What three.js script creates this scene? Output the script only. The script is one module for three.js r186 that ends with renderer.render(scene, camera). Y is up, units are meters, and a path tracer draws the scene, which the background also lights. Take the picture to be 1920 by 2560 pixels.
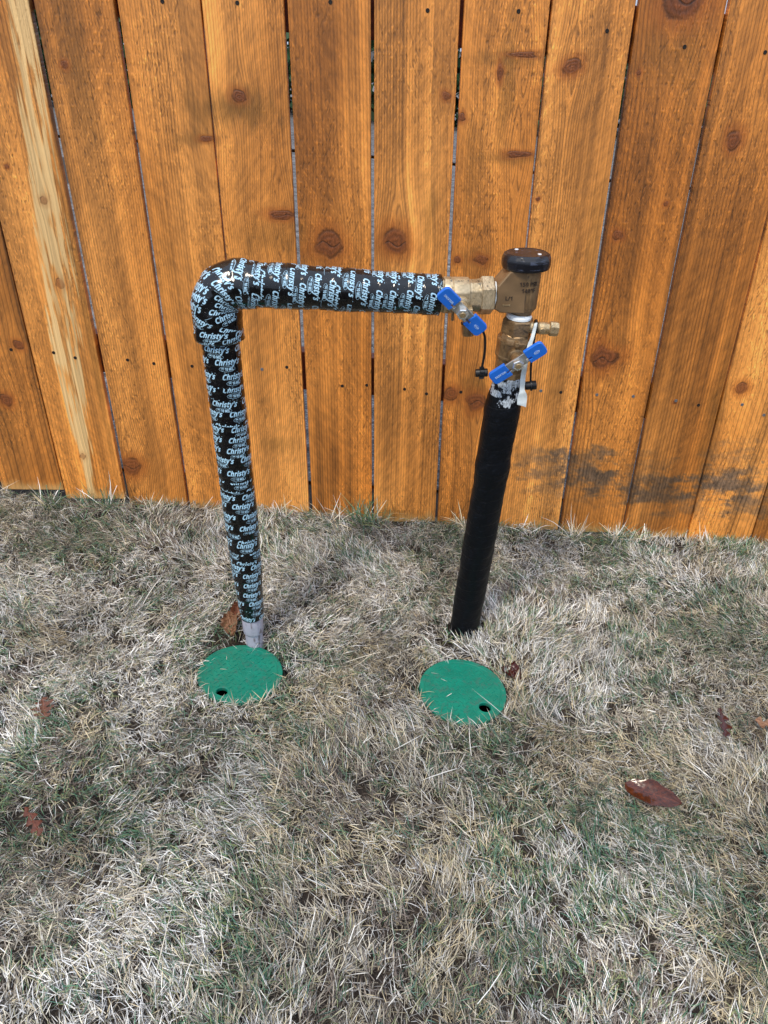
import * as THREE from 'three';
import { RoundedBoxGeometry } from 'three/addons/geometries/RoundedBoxGeometry.js';
import { mergeGeometries, toCreasedNormals } from 'three/addons/utils/BufferGeometryUtils.js';
import { FontLoader } from 'three/addons/loaders/FontLoader.js';
import { TextGeometry } from 'three/addons/geometries/TextGeometry.js';

// ---------------------------------------------------------------- camera, sky, sun, exposure
const scene = new THREE.Scene();
const camera = new THREE.PerspectiveCamera(67.3, 768 / 1024, 0.02, 400);
camera.position.set(0, 1.0, 0);
camera.rotation.set(THREE.MathUtils.degToRad(-31.4), 0, THREE.MathUtils.degToRad(0.5), 'YXZ');
scene.add(camera);

const renderer = new THREE.WebGLRenderer({ antialias: true });
renderer.setSize(768, 1024);
renderer.toneMapping = THREE.LinearToneMapping;
renderer.toneMappingExposure = 1.62;
renderer.shadowMap.enabled = true;

function rng(seed) { let a = seed >>> 0; return () => { a = (a + 0x6D2B79F5) | 0; let t = Math.imul(a ^ (a >>> 15), 1 | a); t = (t + Math.imul(t ^ (t >>> 7), 61 | t)) ^ t; return ((t ^ (t >>> 14)) >>> 0) / 4294967296; }; }
const NT = new Float32Array(65536); { const r = rng(77); for (let i = 0; i < 65536; i++) NT[i] = r(); }
function vn(x, y) {            // value noise, 0..1
  const xi = Math.floor(x), yi = Math.floor(y); let fx = x - xi, fy = y - yi;
  fx = fx * fx * (3 - 2 * fx); fy = fy * fy * (3 - 2 * fy);
  const a = (xi & 255), b = ((xi + 1) & 255), c = (yi & 255) << 8, d = ((yi + 1) & 255) << 8;
  const p = NT[a | c] + (NT[b | c] - NT[a | c]) * fx, q = NT[a | d] + (NT[b | d] - NT[a | d]) * fx;
  return p + (q - p) * fy;
}
const fbm = (x, y) => vn(x, y) * 0.53 + vn(x * 2.1 + 17, y * 2.1 + 5) * 0.29 + vn(x * 4.3 + 3, y * 4.3 + 31) * 0.18;
const ss = (a, b, x) => { x = Math.min(1, Math.max(0, (x - a) / (b - a))); return x * x * (3 - 2 * x); };
const lerp = (a, b, t) => a + (b - a) * t;
const V = (x, y, z) => new THREE.Vector3(x, y, z);

{ // an overcast sky: pale cool cloud, a little brighter towards the zenith
  const w = 256, h = 128, d = new Float32Array(w * h * 4);
  for (let j = 0; j < h; j++) for (let i = 0; i < w; i++) {
    const el = (j + 0.5) / h * Math.PI - Math.PI / 2, az = i / w * Math.PI * 2;
    const cl = fbm(Math.cos(az) * 2.2 * Math.cos(el) + 9, Math.sin(az) * 2.2 * Math.cos(el) + el * 1.5 + 9);
    const s = Math.max(0, Math.sin(el));
    const L = (0.44 + 0.46 * s) * (0.8 + 0.4 * cl);
    const k = (j * w + i) * 4;
    d[k] = L * 0.84; d[k + 1] = L * 0.97; d[k + 2] = L * 1.22; d[k + 3] = 1;
  }
  const sky = new THREE.DataTexture(d, w, h, THREE.RGBAFormat, THREE.FloatType);
  sky.mapping = THREE.EquirectangularReflectionMapping; sky.magFilter = sky.minFilter = THREE.LinearFilter; sky.wrapS = THREE.RepeatWrapping; sky.needsUpdate = true;
  scene.background = sky; scene.environment = sky;
}
const sun = new THREE.DirectionalLight(0xfff1dc, 1.5);
sun.position.set(-1.3, 4.1, 1.1); sun.target.position.set(0, 0.3, -1.2);
sun.castShadow = true; sun.shadow.radius = 24; sun.shadow.mapSize.set(2048, 2048);
Object.assign(sun.shadow.camera, { left: -3, right: 3, top: 3, bottom: -3, near: 0.1, far: 12 });
scene.add(sun, sun.target);

// ---------------------------------------------------------------- helpers
const taken = new Map();
function numbered(n) { const k = taken.get(n) || 0; taken.set(n, k + 1); return k ? n + '_' + String(k).padStart(3, '0') : n; }
function tag(o, label, category, group, kind) { if (label) o.userData.label = label; if (category) o.userData.category = category; if (group) o.userData.group = group; if (kind) o.userData.kind = kind; return o; }
function top(o, name) { o.name = numbered(name); scene.add(o); return o; }
function part(name, geo, mat, parent) { const m = new THREE.Mesh(geo, mat); m.name = name; m.castShadow = m.receiveShadow = true; if (parent) parent.add(m); return m; }
function thing(name, pos, label, category, group) { const g = new THREE.Group(); g.position.copy(pos); top(g, name); return tag(g, label, category, group); }
function dataTex(w, h, fn, srgb, rep) {
  const d = new Uint8Array(w * h * 4), c = [0, 0, 0];
  for (let j = 0; j < h; j++) for (let i = 0; i < w; i++) { fn(i, j, c); const k = (j * w + i) * 4; for (let q = 0; q < 3; q++) d[k + q] = Math.max(0, Math.min(255, c[q])); d[k + 3] = 255; }
  const t = new THREE.DataTexture(d, w, h); t.magFilter = THREE.LinearFilter; t.minFilter = THREE.LinearMipmapLinearFilter; t.generateMipmaps = true;
  if (srgb) t.colorSpace = THREE.SRGBColorSpace; if (rep) t.wrapS = t.wrapT = THREE.RepeatWrapping; t.needsUpdate = true; return t;
}
const std = (o) => new THREE.MeshStandardMaterial(o), phys = (o) => new THREE.MeshPhysicalMaterial(o);
const lin = (r, g, b) => new THREE.Color().setRGB(r, g, b);
// a body of revolution along a direction: profile [[radius, distance], ...]
function lathe(profile, origin, dir, seg = 40, flat = false, spin = 0) {
  let g = new THREE.LatheGeometry(profile.map(([r, t]) => new THREE.Vector2(Math.max(r, 1e-5), t)), seg);
  g.rotateY(spin);
  if (flat) g = toCreasedNormals(g, 0.5); else g = toCreasedNormals(g, 0.7);
  g.applyQuaternion(new THREE.Quaternion().setFromUnitVectors(V(0, 1, 0), dir.clone().normalize()));
  g.translate(origin.x, origin.y, origin.z); return g;
}
// a swept tube with u round it and v along it; frame side 'back' stays at u = 0
function sweep(pts, rf, n, back = V(0, 0, -1), caps = true) {
  const P = [], UV = [], I = [], m = pts.length; let L = [0];
  for (let i = 1; i < m; i++) L.push(L[i - 1] + pts[i].distanceTo(pts[i - 1]));
  const tot = L[m - 1];
  for (let i = 0; i < m; i++) {
    const T = pts[Math.min(m - 1, i + 1)].clone().sub(pts[Math.max(0, i - 1)]).normalize();
    const N = back.clone().addScaledVector(T, -back.dot(T)).normalize(), B = new THREE.Vector3().crossVectors(T, N);
    for (let j = 0; j <= n; j++) {
      const a = j / n * Math.PI * 2, r = rf(L[i] / tot, (j % n) / n, L[i]);
      const p = pts[i].clone().addScaledVector(N, Math.cos(a) * r).addScaledVector(B, Math.sin(a) * r);
      P.push(p.x, p.y, p.z); UV.push(j / n, L[i] / tot);
    }
  }
  for (let i = 0; i < m - 1; i++) for (let j = 0; j < n; j++) { const a = i * (n + 1) + j, b = a + 1, c = a + n + 1, d = c + 1; I.push(a, b, c, b, d, c); }
  if (caps) for (const e of [0, m - 1]) { const c = P.length / 3; P.push(pts[e].x, pts[e].y, pts[e].z); UV.push(0.5, e ? 1 : 0); for (let j = 0; j < n; j++) { const a = e * (n + 1) + j; e ? I.push(c, a, a + 1) : I.push(c, a + 1, a); } }
  const g = new THREE.BufferGeometry(); g.setAttribute('position', new THREE.Float32BufferAttribute(P, 3)); g.setAttribute('uv', new THREE.Float32BufferAttribute(UV, 2)); g.setIndex(I); g.computeVertexNormals();
  const nn = g.attributes.normal, A = V(), Bv = V();
  for (let i = 0; i < m; i++) { A.fromBufferAttribute(nn, i * (n + 1)); Bv.fromBufferAttribute(nn, i * (n + 1) + n); A.add(Bv).normalize(); nn.setXYZ(i * (n + 1), A.x, A.y, A.z); nn.setXYZ(i * (n + 1) + n, A.x, A.y, A.z); }
  return g;
}
const lineP = (a, b, n) => Array.from({ length: n + 1 }, (_, i) => a.clone().lerp(b, i / n));
const at = (g, o) => g.translate(-o.x, -o.y, -o.z);

// ---------------------------------------------------------------- the ground
const SL = 0.068, clampX = (x) => Math.max(-2.5, Math.min(2.5, x));
function gy(x, z) {            // height of the turf: falls gently to the right, with small humps
  const near = ss(3.2, 1.6, Math.abs(x)) * ss(-1.75, -1.58, z) * ss(1.5, 0.5, z);
  return -SL * clampX(x) + near * ((fbm(x * 4 + 40, z * 4 + 40) - 0.5) * 0.03);
}
const LP = V(-0.2503, 0, -1.127), RP = V(0.163, 0, -1.2115);         // where the two pipes enter the ground
const LIDS = [{ c: V(-0.2590, 0.02, -1.0415), r: 0.0765, hole: [-0.024, 0.0510] }, { c: V(0.1467, -0.006, -1.0285), r: 0.0795, hole: [0.0365, 0.0385] }];
{
  const axis = (lo, hi, a, b, step) => { const o = []; let s = step; let v = a; const left = []; while (v > lo) { v -= s; s *= 1.35; left.unshift(Math.max(v, lo)); } o.push(...left); for (v = a; v < b; v += step) o.push(v); o.push(b); s = step; v = b; while (v < hi) { v += s; s *= 1.35; o.push(Math.min(v, hi)); } return o; };
  const X = axis(-150, 150, -1.3, 1.3, 0.02), Z = axis(-150, 60, -1.75, 0.0, 0.02), P = [], UV = [], I = [];
  for (const z of Z) for (const x of X) {
    let y = gy(x, z) - 0.014;
    y -= 0.035 * Math.exp(-(((x - LP.x + 0.03) / 0.045) ** 2 + ((z - LP.z) / 0.04) ** 2));
    y -= 0.035 * Math.exp(-(((x - RP.x + 0.035) / 0.04) ** 2 + ((z - RP.z - 0.01) / 0.035) ** 2));
    for (const l of LIDS) y -= 0.16 * ss(l.r - 0.004, l.r - 0.03, Math.hypot(x - l.c.x, z - l.c.z));
    P.push(x, y, z); UV.push(x * 2, -z * 2);
  }
  const nx = X.length; for (let j = 0; j < Z.length - 1; j++) for (let i = 0; i < nx - 1; i++) { const a = j * nx + i; I.push(a, a + nx, a + 1, a + 1, a + nx, a + nx + 1); }
  const g = new THREE.BufferGeometry(); g.setAttribute('position', new THREE.Float32BufferAttribute(P, 3)); g.setAttribute('uv', new THREE.Float32BufferAttribute(UV, 2)); g.setIndex(I); g.computeVertexNormals();
  const map = dataTex(512, 512, (i, j, c) => { const n = fbm(i / 9, j / 9), m = vn(i / 1.6, j / 1.6), s = ss(0.62, 0.8, vn(i / 2.2 + j / 7, j / 3)); const v = 0.55 + 0.6 * n + 0.3 * m; c[0] = lerp(44 * v, 110, s * 0.35); c[1] = lerp(37 * v, 98, s * 0.35); c[2] = lerp(31 * v, 80, s * 0.35); }, true, true);
  const soil = part('ground', g, std({ map, roughness: 0.95 }), scene); taken.set('ground', 1); soil.userData.kind = 'structure';
  // grey gravel beyond the fence
  const gg = new THREE.PlaneGeometry(1, 1, 60, 30), p = gg.attributes.position, u = gg.attributes.uv;
  for (let k = 0; k < p.count; k++) { const x = p.getX(k) * 60, z = -1.78 - (0.5 - p.getY(k)) * 30; p.setXYZ(k, x, -SL * clampX(x) - 0.006, z); u.setXY(k, x * 1.6, z * 1.6); }
  gg.computeVertexNormals();
  const gm = dataTex(256, 256, (i, j, c) => { const v = 34 + 130 * vn(i / 2.3, j / 2.3) * vn(i / 1.1 + 7, j / 1.1) + 50 * vn(i / 20, j / 20); c[0] = v; c[1] = v * 0.98; c[2] = v * 0.97; }, true, true);
  const grav = part('gravel_ground', gg, std({ map: gm, roughness: 0.95 }), scene); grav.userData.kind = 'structure';
}

// ---------------------------------------------------------------- the fence
const ZF = -1.62;
const XS = [-1.235, -1.082, -0.929, -0.777, -0.628, -0.480, -0.330, -0.181, -0.028, 0.130, 0.286, 0.438, 0.597, 0.760, 0.923, 1.078, 1.232];
const GAP = [0.005, 0.004, 0.003, 0.0035, 0.009, 0.006, 0.003, 0.007, 0.006, 0.007, 0.0045, 0.0065, 0.006, 0.005, 0.004, 0.005, 0.005];
const BOT = [0.098, 0.088, 0.070, 0.046, 0.028, 0.016, 0.010, -0.004, -0.014, -0.024, -0.034, -0.040, -0.052, -0.064, -0.076, -0.088];
// knots: x, y, half width, half height (metres)
const KNOTS = [[-0.2745, 0.912, 0.012, 0.010], [-0.345, 0.8406, 0.012, 0.005], [-0.214, 0.7037, 0.022, 0.009], [-0.1154, 0.651, 0.026, 0.025], [0.0192, 0.652, 0.024, 0.023], [0.1088, 0.9156, 0.008, 0.007], [0.1391, 0.8814, 0.007, 0.006],
  [0.2444, 0.983, 0.022, 0.004], [0.2522, 0.8188, 0.024, 0.005], [0.3364, 0.9657, 0.017, 0.011], [0.5168, 1.070, 0.033, 0.030], [0.4679, 0.671, 0.009, 0.009], [0.4786, 0.4105, 0.024, 0.025], [0.6571, 0.843, 0.012, 0.016], [0.797, 0.345, 0.012, 0.014],
  [-0.5893, 0.961, 0.006, 0.007], [-0.6021, 0.133, 0.024, 0.021], [0.208, 0.307, 0.022, 0.020], [0.1495, 0.3257, 0.016, 0.015], [0.1956, 0.6214, 0.015, 0.008], [0.146, 0.6209, 0.007, 0.007], [0.2986, 0.738, 0.004, 0.004], [0.4588, 0.956, 0.004, 0.004], [-0.679, 0.7286, 0.007, 0.008, 0.4], [-0.6817, 0.5648, 0.008, 0.009, 0.4], [-0.7129, 0.1592, 0.006, 0.007, 0.4],
  [0.554, 0.7318, 0.004, 0.004], [-0.7376, 0.789, 0.004, 0.004], [-0.80, 0.43, 0.010, 0.010], [0.205, 0.955, 0.005, 0.012], [0.655, 0.31, 0.004, 0.004], [-0.86, 0.30, 0.014, 0.013]];
// dark stains: x, y, half width, half height, strength, kind 0 = brown-green, 1 = grey scuffed
const STAINS = [[-0.285, 0.895, 0.075, 0.028, 1.0, 0], [-0.24, 0.66, 0.05, 0.03, 0.45, 0], [-0.37, 0.84, 0.04, 0.012, 0.6, 0], [0.22, 0.978, 0.06, 0.010, 0.6, 0], [0.24, 0.812, 0.06, 0.010, 0.6, 0], [0.2193, 0.93, 0.012, 0.09, 0.7, 0], [0.084, 0.70, 0.010, 0.08, 0.7, 0], [0.4716, 0.152, 0.05, 0.035, 0.95, 1], [0.395, 0.139, 0.05, 0.03, 0.6, 1], [0.523, 0.102, 0.07, 0.028, 1.0, 1], [0.665, 0.078, 0.05, 0.035, 0.8, 1], [0.86, 0.10, 0.085, 0.035, 1.0, 1], [0.79, 0.085, 0.06, 0.03, 0.95, 1], [0.35, 0.165, 0.05, 0.02, 0.5, 1],
  [-0.25, 0.194, 0.035, 0.02, 0.5, 0], [0.206, 0.335, 0.03, 0.04, 0.7, 0], [0.195, 0.62, 0.05, 0.02, 0.3, 0], [0.42, 0.66, 0.012, 0.11, 0.55, 0], [0.165, 0.80, 0.02, 0.10, 0.4, 0], [-0.565, 0.95, 0.02, 0.12, 0.35, 0], [0.75, 0.28, 0.015, 0.14, 0.6, 0], [-0.64, 0.50, 0.008, 0.25, 0.75, 0], [-0.15, 0.63, 0.03, 0.05, 0.4, 0], [0.55, 0.95, 0.02, 0.09, 0.45, 0], [0.38, 0.40, 0.02, 0.15, 0.35, 0], [0.03, 0.005, 0.025, 0.012, 0.7, 0], [0.50, 0.99, 0.05, 0.05, 0.4, 0], [-0.32, 0.42, 0.012, 0.04, 0.5, 0], [-0.46, 0.60, 0.02, 0.1, 0.3, 0], [0.9, 0.05, 0.06, 0.03, 0.9, 1], [0.60, 0.12, 0.06, 0.05, 0.6, 1], [0.45, 0.10, 0.07, 0.05, 0.55, 1], [0.72, 0.05, 0.08, 0.04, 0.6, 1], [0.82, 0.14, 0.05, 0.05, 0.6, 1]];
const TONE = [1, 0.95, 0.88, 0.98, 0.95, 1.08, 1.04, 0.97, 1.06, 0.97, 1.06, 0.95, 0.98, 1.03, 0.97, 1, 1], HUE = [0, 0, -0.2, 0.1, -0.1, 0.35, 0.15, -0.25, 0.25, -0.2, 0.3, -0.35, -0.1, 0.2, 0, 0, 0];
const FREQ = [330, 330, 130, 240, 330, 310, 360, 280, 300, 340, 330, 260, 250, 150, 240, 330, 330];
const HB = 1.85, TW = 192, TH = 2048;
function boardMaps(bi, x0, w, y0) {
  const knots = KNOTS.filter((k) => k[0] > x0 - 0.02 && k[0] < x0 + w + 0.02), st = STAINS.filter((k) => k[0] + k[2] * 1.8 > x0 && k[0] - k[2] * 1.8 < x0 + w);
  const col = new Uint8Array(TW * TH * 4), bmp = new Uint8Array(TW * TH * 4), o = bi * 37.3, tone = TONE[bi], fq = FREQ[bi], streak = bi === 3, lean = bi % 2 ? 1 : -1;
  for (let j = 0; j < TH; j++) {
    const y = y0 + (j + 0.5) / TH * HB, yl = y - y0;
    const sc = lerp(-0.656, -0.712, ss(1.15, 0.05, y)) + 0.008 * (vn(y * 6, 3.3) - 0.5), sw = lerp(0.0265, 0.007, ss(0.42, 0.06, y)) * (0.75 + 0.5 * vn(y * 5 + 9, 1));
    for (let i = 0; i < TW; i++) {
      const x = x0 + (i + 0.5) / TW * w; let xg = x + (fbm(x * 3 + o, y * 1.1 + o) - 0.5) * (fq < 200 ? 0.075 : 0.016);
      const fine0 = vn(x * 300 + o, y * 300); let kin = 0, kedge = 0, khalo = 0, kring = 0;
      for (const k of knots) {
        const dx = x - k[0], dy = y - k[1], R = Math.max(k[2], k[3]);
        if (Math.abs(dy) > R * 7 || Math.abs(dx) > R * 7) continue;
        xg += Math.sign(dx) * -0.8 * k[2] * Math.exp(-((dy / (3.4 * R)) ** 2) - Math.abs(dx) / (2.6 * R)) * Math.min(1, Math.abs(dx) / (0.3 * R));
        const d0 = Math.hypot(dx / k[2], dy / k[3]) + 1e-6, ca = dx / k[2] / d0, sa = dy / k[3] / d0, wob = 1 + 0.5 * (vn(ca * 1.3 + k[0] * 70, sa * 1.3 + k[1] * 70) - 0.5) + 0.10 * (fine0 - 0.5), d = d0 * wob;
        kin = Math.max(kin, ss(1.25, 0.7, d) * (0.62 + 0.38 * vn(k[0] * 99, k[1] * 99)) * (k[4] || 1)); kedge = Math.max(kedge, Math.exp(-(((d - 1.0) / 0.14) ** 2)) * ss(0.3, 0.75, vn(ca * 1.1 + k[0] * 90 + 5, sa * 1.1 + 9))); khalo = Math.max(khalo, ss(2.6, 0.9, d) * (k[4] || 1));
        if (d < 1.1) kring = 0.5 + 0.5 * Math.sin(d * 14 + 6 * vn(ca + 3, sa + 8)) - 1.6 * ss(0.10, 0.03, Math.abs(dy / k[3] + 0.22 * Math.sin(dx / k[2] * 4 + k[0] * 50) + 0.1)) * (R > 0.018 ? 1 : 0.3);
      }
      const g1 = vn(xg * fq * 0.4 + o, y * 0.9 + o), g2 = vn(xg * fq * 1.6 + o, y * 2.2), late = Math.pow(0.5 + 0.5 * Math.sin((xg * fq * 1.15 + 2.2 * vn(xg * fq * 0.16, y * 0.7 + o)) * Math.PI), 7);
      const low = fbm(x * 9 + o, y * 2.2 + o), fine = vn(x * 620 + lean * y * 190, y * 170), fine2 = vn(x * 520 - lean * y * 150 + 5, y * 120 + o), hair = vn(x * 1500 + o, y * 95);
      const rough = ss(0.25, 0.7, fbm(x * 14 + o * 2, y * 4 + o * 3));     // where the saw left it furry
      const tick = ss(0.66, 0.92, fine) * rough, tickD = ss(0.66, 0.95, fine2) * rough;
      let v = 1.04 * tone * (0.66 + 0.48 * low + 0.26 * (vn(xg * 60 + o, y * 1.0 + o) - 0.5) + 0.10 * (g1 - 0.5) + 0.14 * (g2 - 0.5) + 0.10 * (hair - 0.5) + 0.26 * (fbm(x * 150 + lean * y * 60, y * 60 + o) - 0.5)) * (1 - 0.34 * late * (0.25 + 0.75 * vn(xg * 40, y * 1.5 + o)));
      v *= 1 + 0.20 * tick - 0.26 * tickD;
      const warm = Math.max(0, Math.min(1.2, HUE[bi] * 0.5 + 0.5 * vn(x * 7 + o + 50, y * 1.4 + 20) + 0.5 * low));
      let r = lerp(208, 222, warm) * v, g = lerp(123, 152, warm) * v, b = lerp(43, 78, warm) * v;
      if (streak) {
        const edge = (vn(x * 170, y * 7) - 0.5) * 0.020 + (vn(x * 700, y * 22 + 4) - 0.5) * 0.010, ins = (1 - 0.85 * ss(0.48, 0.66, fbm(x * 90 + 3, y * 9 + 11))) * ss(sw + 0.0025, sw - 0.003, Math.abs(x - sc) + edge) * (sw > 0.004 ? 1 : 0);
        const pv = 0.86 + 0.2 * g2 - 0.15 * late * vn(xg * 80, y * 3); r = lerp(r, 240 * pv, ins); g = lerp(g, 198 * pv, ins); b = lerp(b, 134 * pv, ins);
      }
      for (const s of st) {
        const d = Math.hypot((x - s[0]) / s[2], (y - s[1]) / s[3]); if (d > 1.9) continue;
        const n = s[5] ? fbm(x * 38 + o, y * 70) * 0.55 + 0.45 * vn(x * 160 + y * 60, y * 190) : fbm(x * 120, y * 22), m = ss(1.75, 0.2, d + (n - 0.5) * 2.0) * s[4];
        if (s[5]) { const n3 = 0.78 * fbm(x * 20 + y * 26 + 7, y * 52 - x * 14) + 0.22 * vn(x * 200 + y * 120, y * 160), a = 0.85 * s[4] * ss(0.30, 0.80, n3 + 0.30 - 0.26 * d); const gt = 0.85 + 0.4 * n; const ka = a * 0.86, gv = v * gt; r = lerp(r, 104 * gv, ka); g = lerp(g, 84 * gv, ka); b = lerp(b, 66 * gv, ka); }
        else { const a = m * 0.66 * (0.5 + 0.5 * n); r = lerp(r, 84, a); g = lerp(g, 60, a); b = lerp(b, 22, a); }
      }
      if (khalo) { const a = khalo * 0.55 * (0.6 + 0.6 * vn(xg * 300, y * 9)); r = lerp(r, 150, a); g = lerp(g, 78, a); b = lerp(b, 26, a); }
      if (kin) { const q = 0.88 + 0.24 * kring + 0.25 * (fine - 0.5); r = lerp(r, 116 * q, kin * 0.95); g = lerp(g, 64 * q, kin * 0.95); b = lerp(b, 32 * q, kin * 0.95); }
      if (kedge) { const a = kedge * 0.55; r = lerp(r, 62, a); g = lerp(g, 36, a); b = lerp(b, 16, a); }
      const worn = ss(0.016 + 0.02 * vn(x * 60 + o, 7) + 0.012 * vn(x * 400, 3), 0.002, yl) * 0.75; r = lerp(r, 214, worn); g = lerp(g, 172, worn); b = lerp(b, 112, worn);
      const k = (j * TW + i) * 4; col[k] = Math.min(255, r); col[k + 1] = Math.min(255, g); col[k + 2] = Math.min(255, b); col[k + 3] = 255;
      const h = 120 + 60 * (fbm(x * 110 + lean * y * 45, y * 42 + o) - 0.5) + 40 * (hair - 0.5) + 40 * tick - 45 * tickD - 55 * late + 30 * (g2 - 0.5) + 30 * kin - 50 * kedge + 40 * kring * kin;
      bmp[k] = bmp[k + 1] = bmp[k + 2] = Math.max(0, Math.min(255, h)); bmp[k + 3] = 255;
    }
  }
  const mk = (d, s) => { const t = new THREE.DataTexture(d, TW, TH); t.magFilter = THREE.LinearFilter; t.minFilter = THREE.LinearMipmapLinearFilter; t.generateMipmaps = true; if (s) t.colorSpace = THREE.SRGBColorSpace; t.needsUpdate = true; return t; };
  return [mk(col, true), mk(bmp, false)];
}
const fence = thing('wooden_fence', V(0, 0, ZF - 0.009), 'orange-stained vertical board fence behind the pipes', 'fence');
const railY = (x) => 0.353 - 0.082 * x, railY2 = (x) => 1.046 - 0.07 * x;
{
  const nailMat = std({ color: 0x2b2622, roughness: 0.6, metalness: 0.5 }), steel = std({ color: 0x8d9094, roughness: 0.45, metalness: 0.8 });
  const nailGeo = lathe([[0, 0], [0.0034, 0], [0.0036, 0.0008], [0.0029, 0.0014], [0.0009, 0.0012], [0, 0.0010]], V(0, 0, 0), V(0, 0, 1), 12);
  const r = rng(5), lowN = [[-0.7272, 0.4141], [-0.6821, 0.4026], [-0.5682, 0.399], [-0.5112, 0.3912], [-0.428, 0.3845], [-0.375, 0.383], [-0.2733, 0.3794], [-0.218, 0.3846], [-0.0967, 0.3414], [-0.0419, 0.3438], [0.0434, 0.335], [0.0933, 0.3239], [0.171, 0.330], [0.24, 0.332], [0.3502, 0.334], [0.3956, 0.3306], [0.4774, 0.3256], [0.56, 0.3225], [0.6575, 0.3137], [0.7105, 0.3034], [0.8098, 0.3054], [0.8655, 0.2802], [-0.88, 0.41], [-0.82, 0.42]];
  const upN = [[-0.398, 1.059], [-0.266, 1.0576], [-0.102, 1.06], [0.0692, 1.0489], [0.2294, 1.0488], [0.3906, 1.0207], [0.5339, 0.9974], [-0.55, 1.09], [-0.70, 1.1], [0.68, 0.99], [0.83, 0.985]];
  let shared;
  for (let i = 0; i < XS.length - 1; i++) {
    const a = XS[i] + GAP[i] / 2, b = XS[i + 1] - GAP[i + 1] / 2, w = b - a, y0 = BOT[i] - 0.004, cx = (a + b) / 2;
    const g = new RoundedBoxGeometry(w, HB, 0.018, 1, 0.0018), p = g.attributes.position, u = g.attributes.uv;
    for (let k = 0; k < p.count; k++) u.setXY(k, (p.getX(k) + w / 2) / w, (p.getY(k) + HB / 2) / HB);
    const seen = i >= 1 && i <= 14; let maps;
    if (seen) { maps = boardMaps(i, a, w, y0); if (i === 6) shared = maps; } else maps = shared || (shared = boardMaps(i, a, w, y0));
    const bd = part('fence_board', g, std({ map: maps[0], bumpMap: maps[1], bumpScale: 0.0017, roughness: 0.47 }), fence);
    bd.position.set(cx, y0 + HB / 2, (r() - 0.5) * 0.004); bd.rotation.y = (r() - 0.5) * 0.03; bd.rotation.z = (r() - 0.5) * 0.002;
    const put = (x, y, m) => { const n = part('nail', nailGeo, m, bd); n.position.set(x - cx, y - y0 - HB / 2, 0.0088); };
    for (const [x, y] of lowN) if (x > a && x < b) put(x, y, r() < 0.25 ? steel : nailMat);
    for (const [x, y] of upN) if (x > a && x < b) put(x, y, nailMat);
  }
  const railTex = dataTex(64, 256, (i, j, c) => { const v = 0.7 + 0.5 * vn(i / 2, j / 30) + 0.2 * vn(i, j / 5); c[0] = 104 * v; c[1] = 48 * v; c[2] = 26 * v; }, true, true);
  const railMat = std({ map: railTex, roughness: 0.7 });
  for (const [f, dy] of [[railY, 0], [railY2, 0]]) {
    const ang = Math.atan2(f(1.2) - f(-1.2), 2.4), L = 2.5, g = new RoundedBoxGeometry(L, 0.089, 0.038, 1, 0.003), rl = part('rail', g, railMat, fence);
    rl.position.set(0, f(0), -0.0285 - 0.002); rl.rotation.z = ang;
  }
  for (const x of [-1.16, 1.16]) { const g = new RoundedBoxGeometry(0.089, 2.1, 0.089, 1, 0.003); const p = part('post', g, railMat, fence); p.position.set(x, 0.75, -0.0975); }
}
// a wire and a hedge beyond the fence, seen through the gaps
{
  const pts = [V(-3, 0.945, -1.75), V(-0.68, 0.8308, -1.75), V(-0.19, 0.807, -1.75), V(0.1365, 0.7845, -1.75), V(0.4737, 0.7547, -1.75), V(0.6444, 0.7411, -1.75), V(3, 0.56, -1.75)];
  const w = part('wire', new THREE.TubeGeometry(new THREE.CatmullRomCurve3(pts), 80, 0.0032, 8), std({ color: 0x141414, roughness: 0.6 }), scene);
  tag(w, 'thin black wire strung behind the fence boards', 'wire');
  const h = thing('hedge', V(0, 0, -13), 'dark green clipped hedge far behind the fence', 'hedge'), r = rng(31), N = 16000;
  const lg = new THREE.BufferGeometry(); lg.setAttribute('position', new THREE.Float32BufferAttribute([0, 0, 0, 0.35, 0.4, 0.06, 0, 1, 0, -0.35, 0.4, 0.06], 3)); lg.setAttribute('uv', new THREE.Float32BufferAttribute([0.5, 0, 1, 0.4, 0.5, 1, 0, 0.4], 2)); lg.setIndex([0, 1, 2, 0, 2, 3]); lg.computeVertexNormals();
  const im = new THREE.InstancedMesh(lg, std({ color: 0xffffff, roughness: 0.7, side: THREE.DoubleSide }), N), M = new THREE.Matrix4(), q = new THREE.Quaternion(), e = new THREE.Euler(), c = new THREE.Color();
  for (let i = 0; i < N; i++) { const x = (r() - 0.5) * 22, tall = 1.25 + 0.35 * vn(x * 0.9, 2); e.set(r() * 6, r() * 6, r() * 6); const s = 0.12 + r() * 0.12; M.compose(V(x, -SL * clampX(x) + r() * tall, (r() - 0.5) * 1.6), q.setFromEuler(e), V(s, s, s)); im.setMatrixAt(i, M); const t = 0.6 + r() * 0.8; im.setColorAt(i, c.setRGB(0.028 * t, 0.075 * t, 0.025 * t)); }
  im.name = 'foliage'; im.userData.kind = 'stuff'; im.castShadow = im.receiveShadow = true; h.add(im);
  const stems = []; for (let i = 0; i < 24; i++) { const g = new THREE.CylinderGeometry(0.015, 0.03, 1.1, 6); g.translate(-10.5 + i * 0.9 + r() * 0.3, 0.5, (r() - 0.5) * 0.4); stems.push(g); }
  part('stem', mergeGeometries(stems), std({ color: 0x3a2c20, roughness: 0.9 }), h).userData.kind = 'stuff';
}

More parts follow.
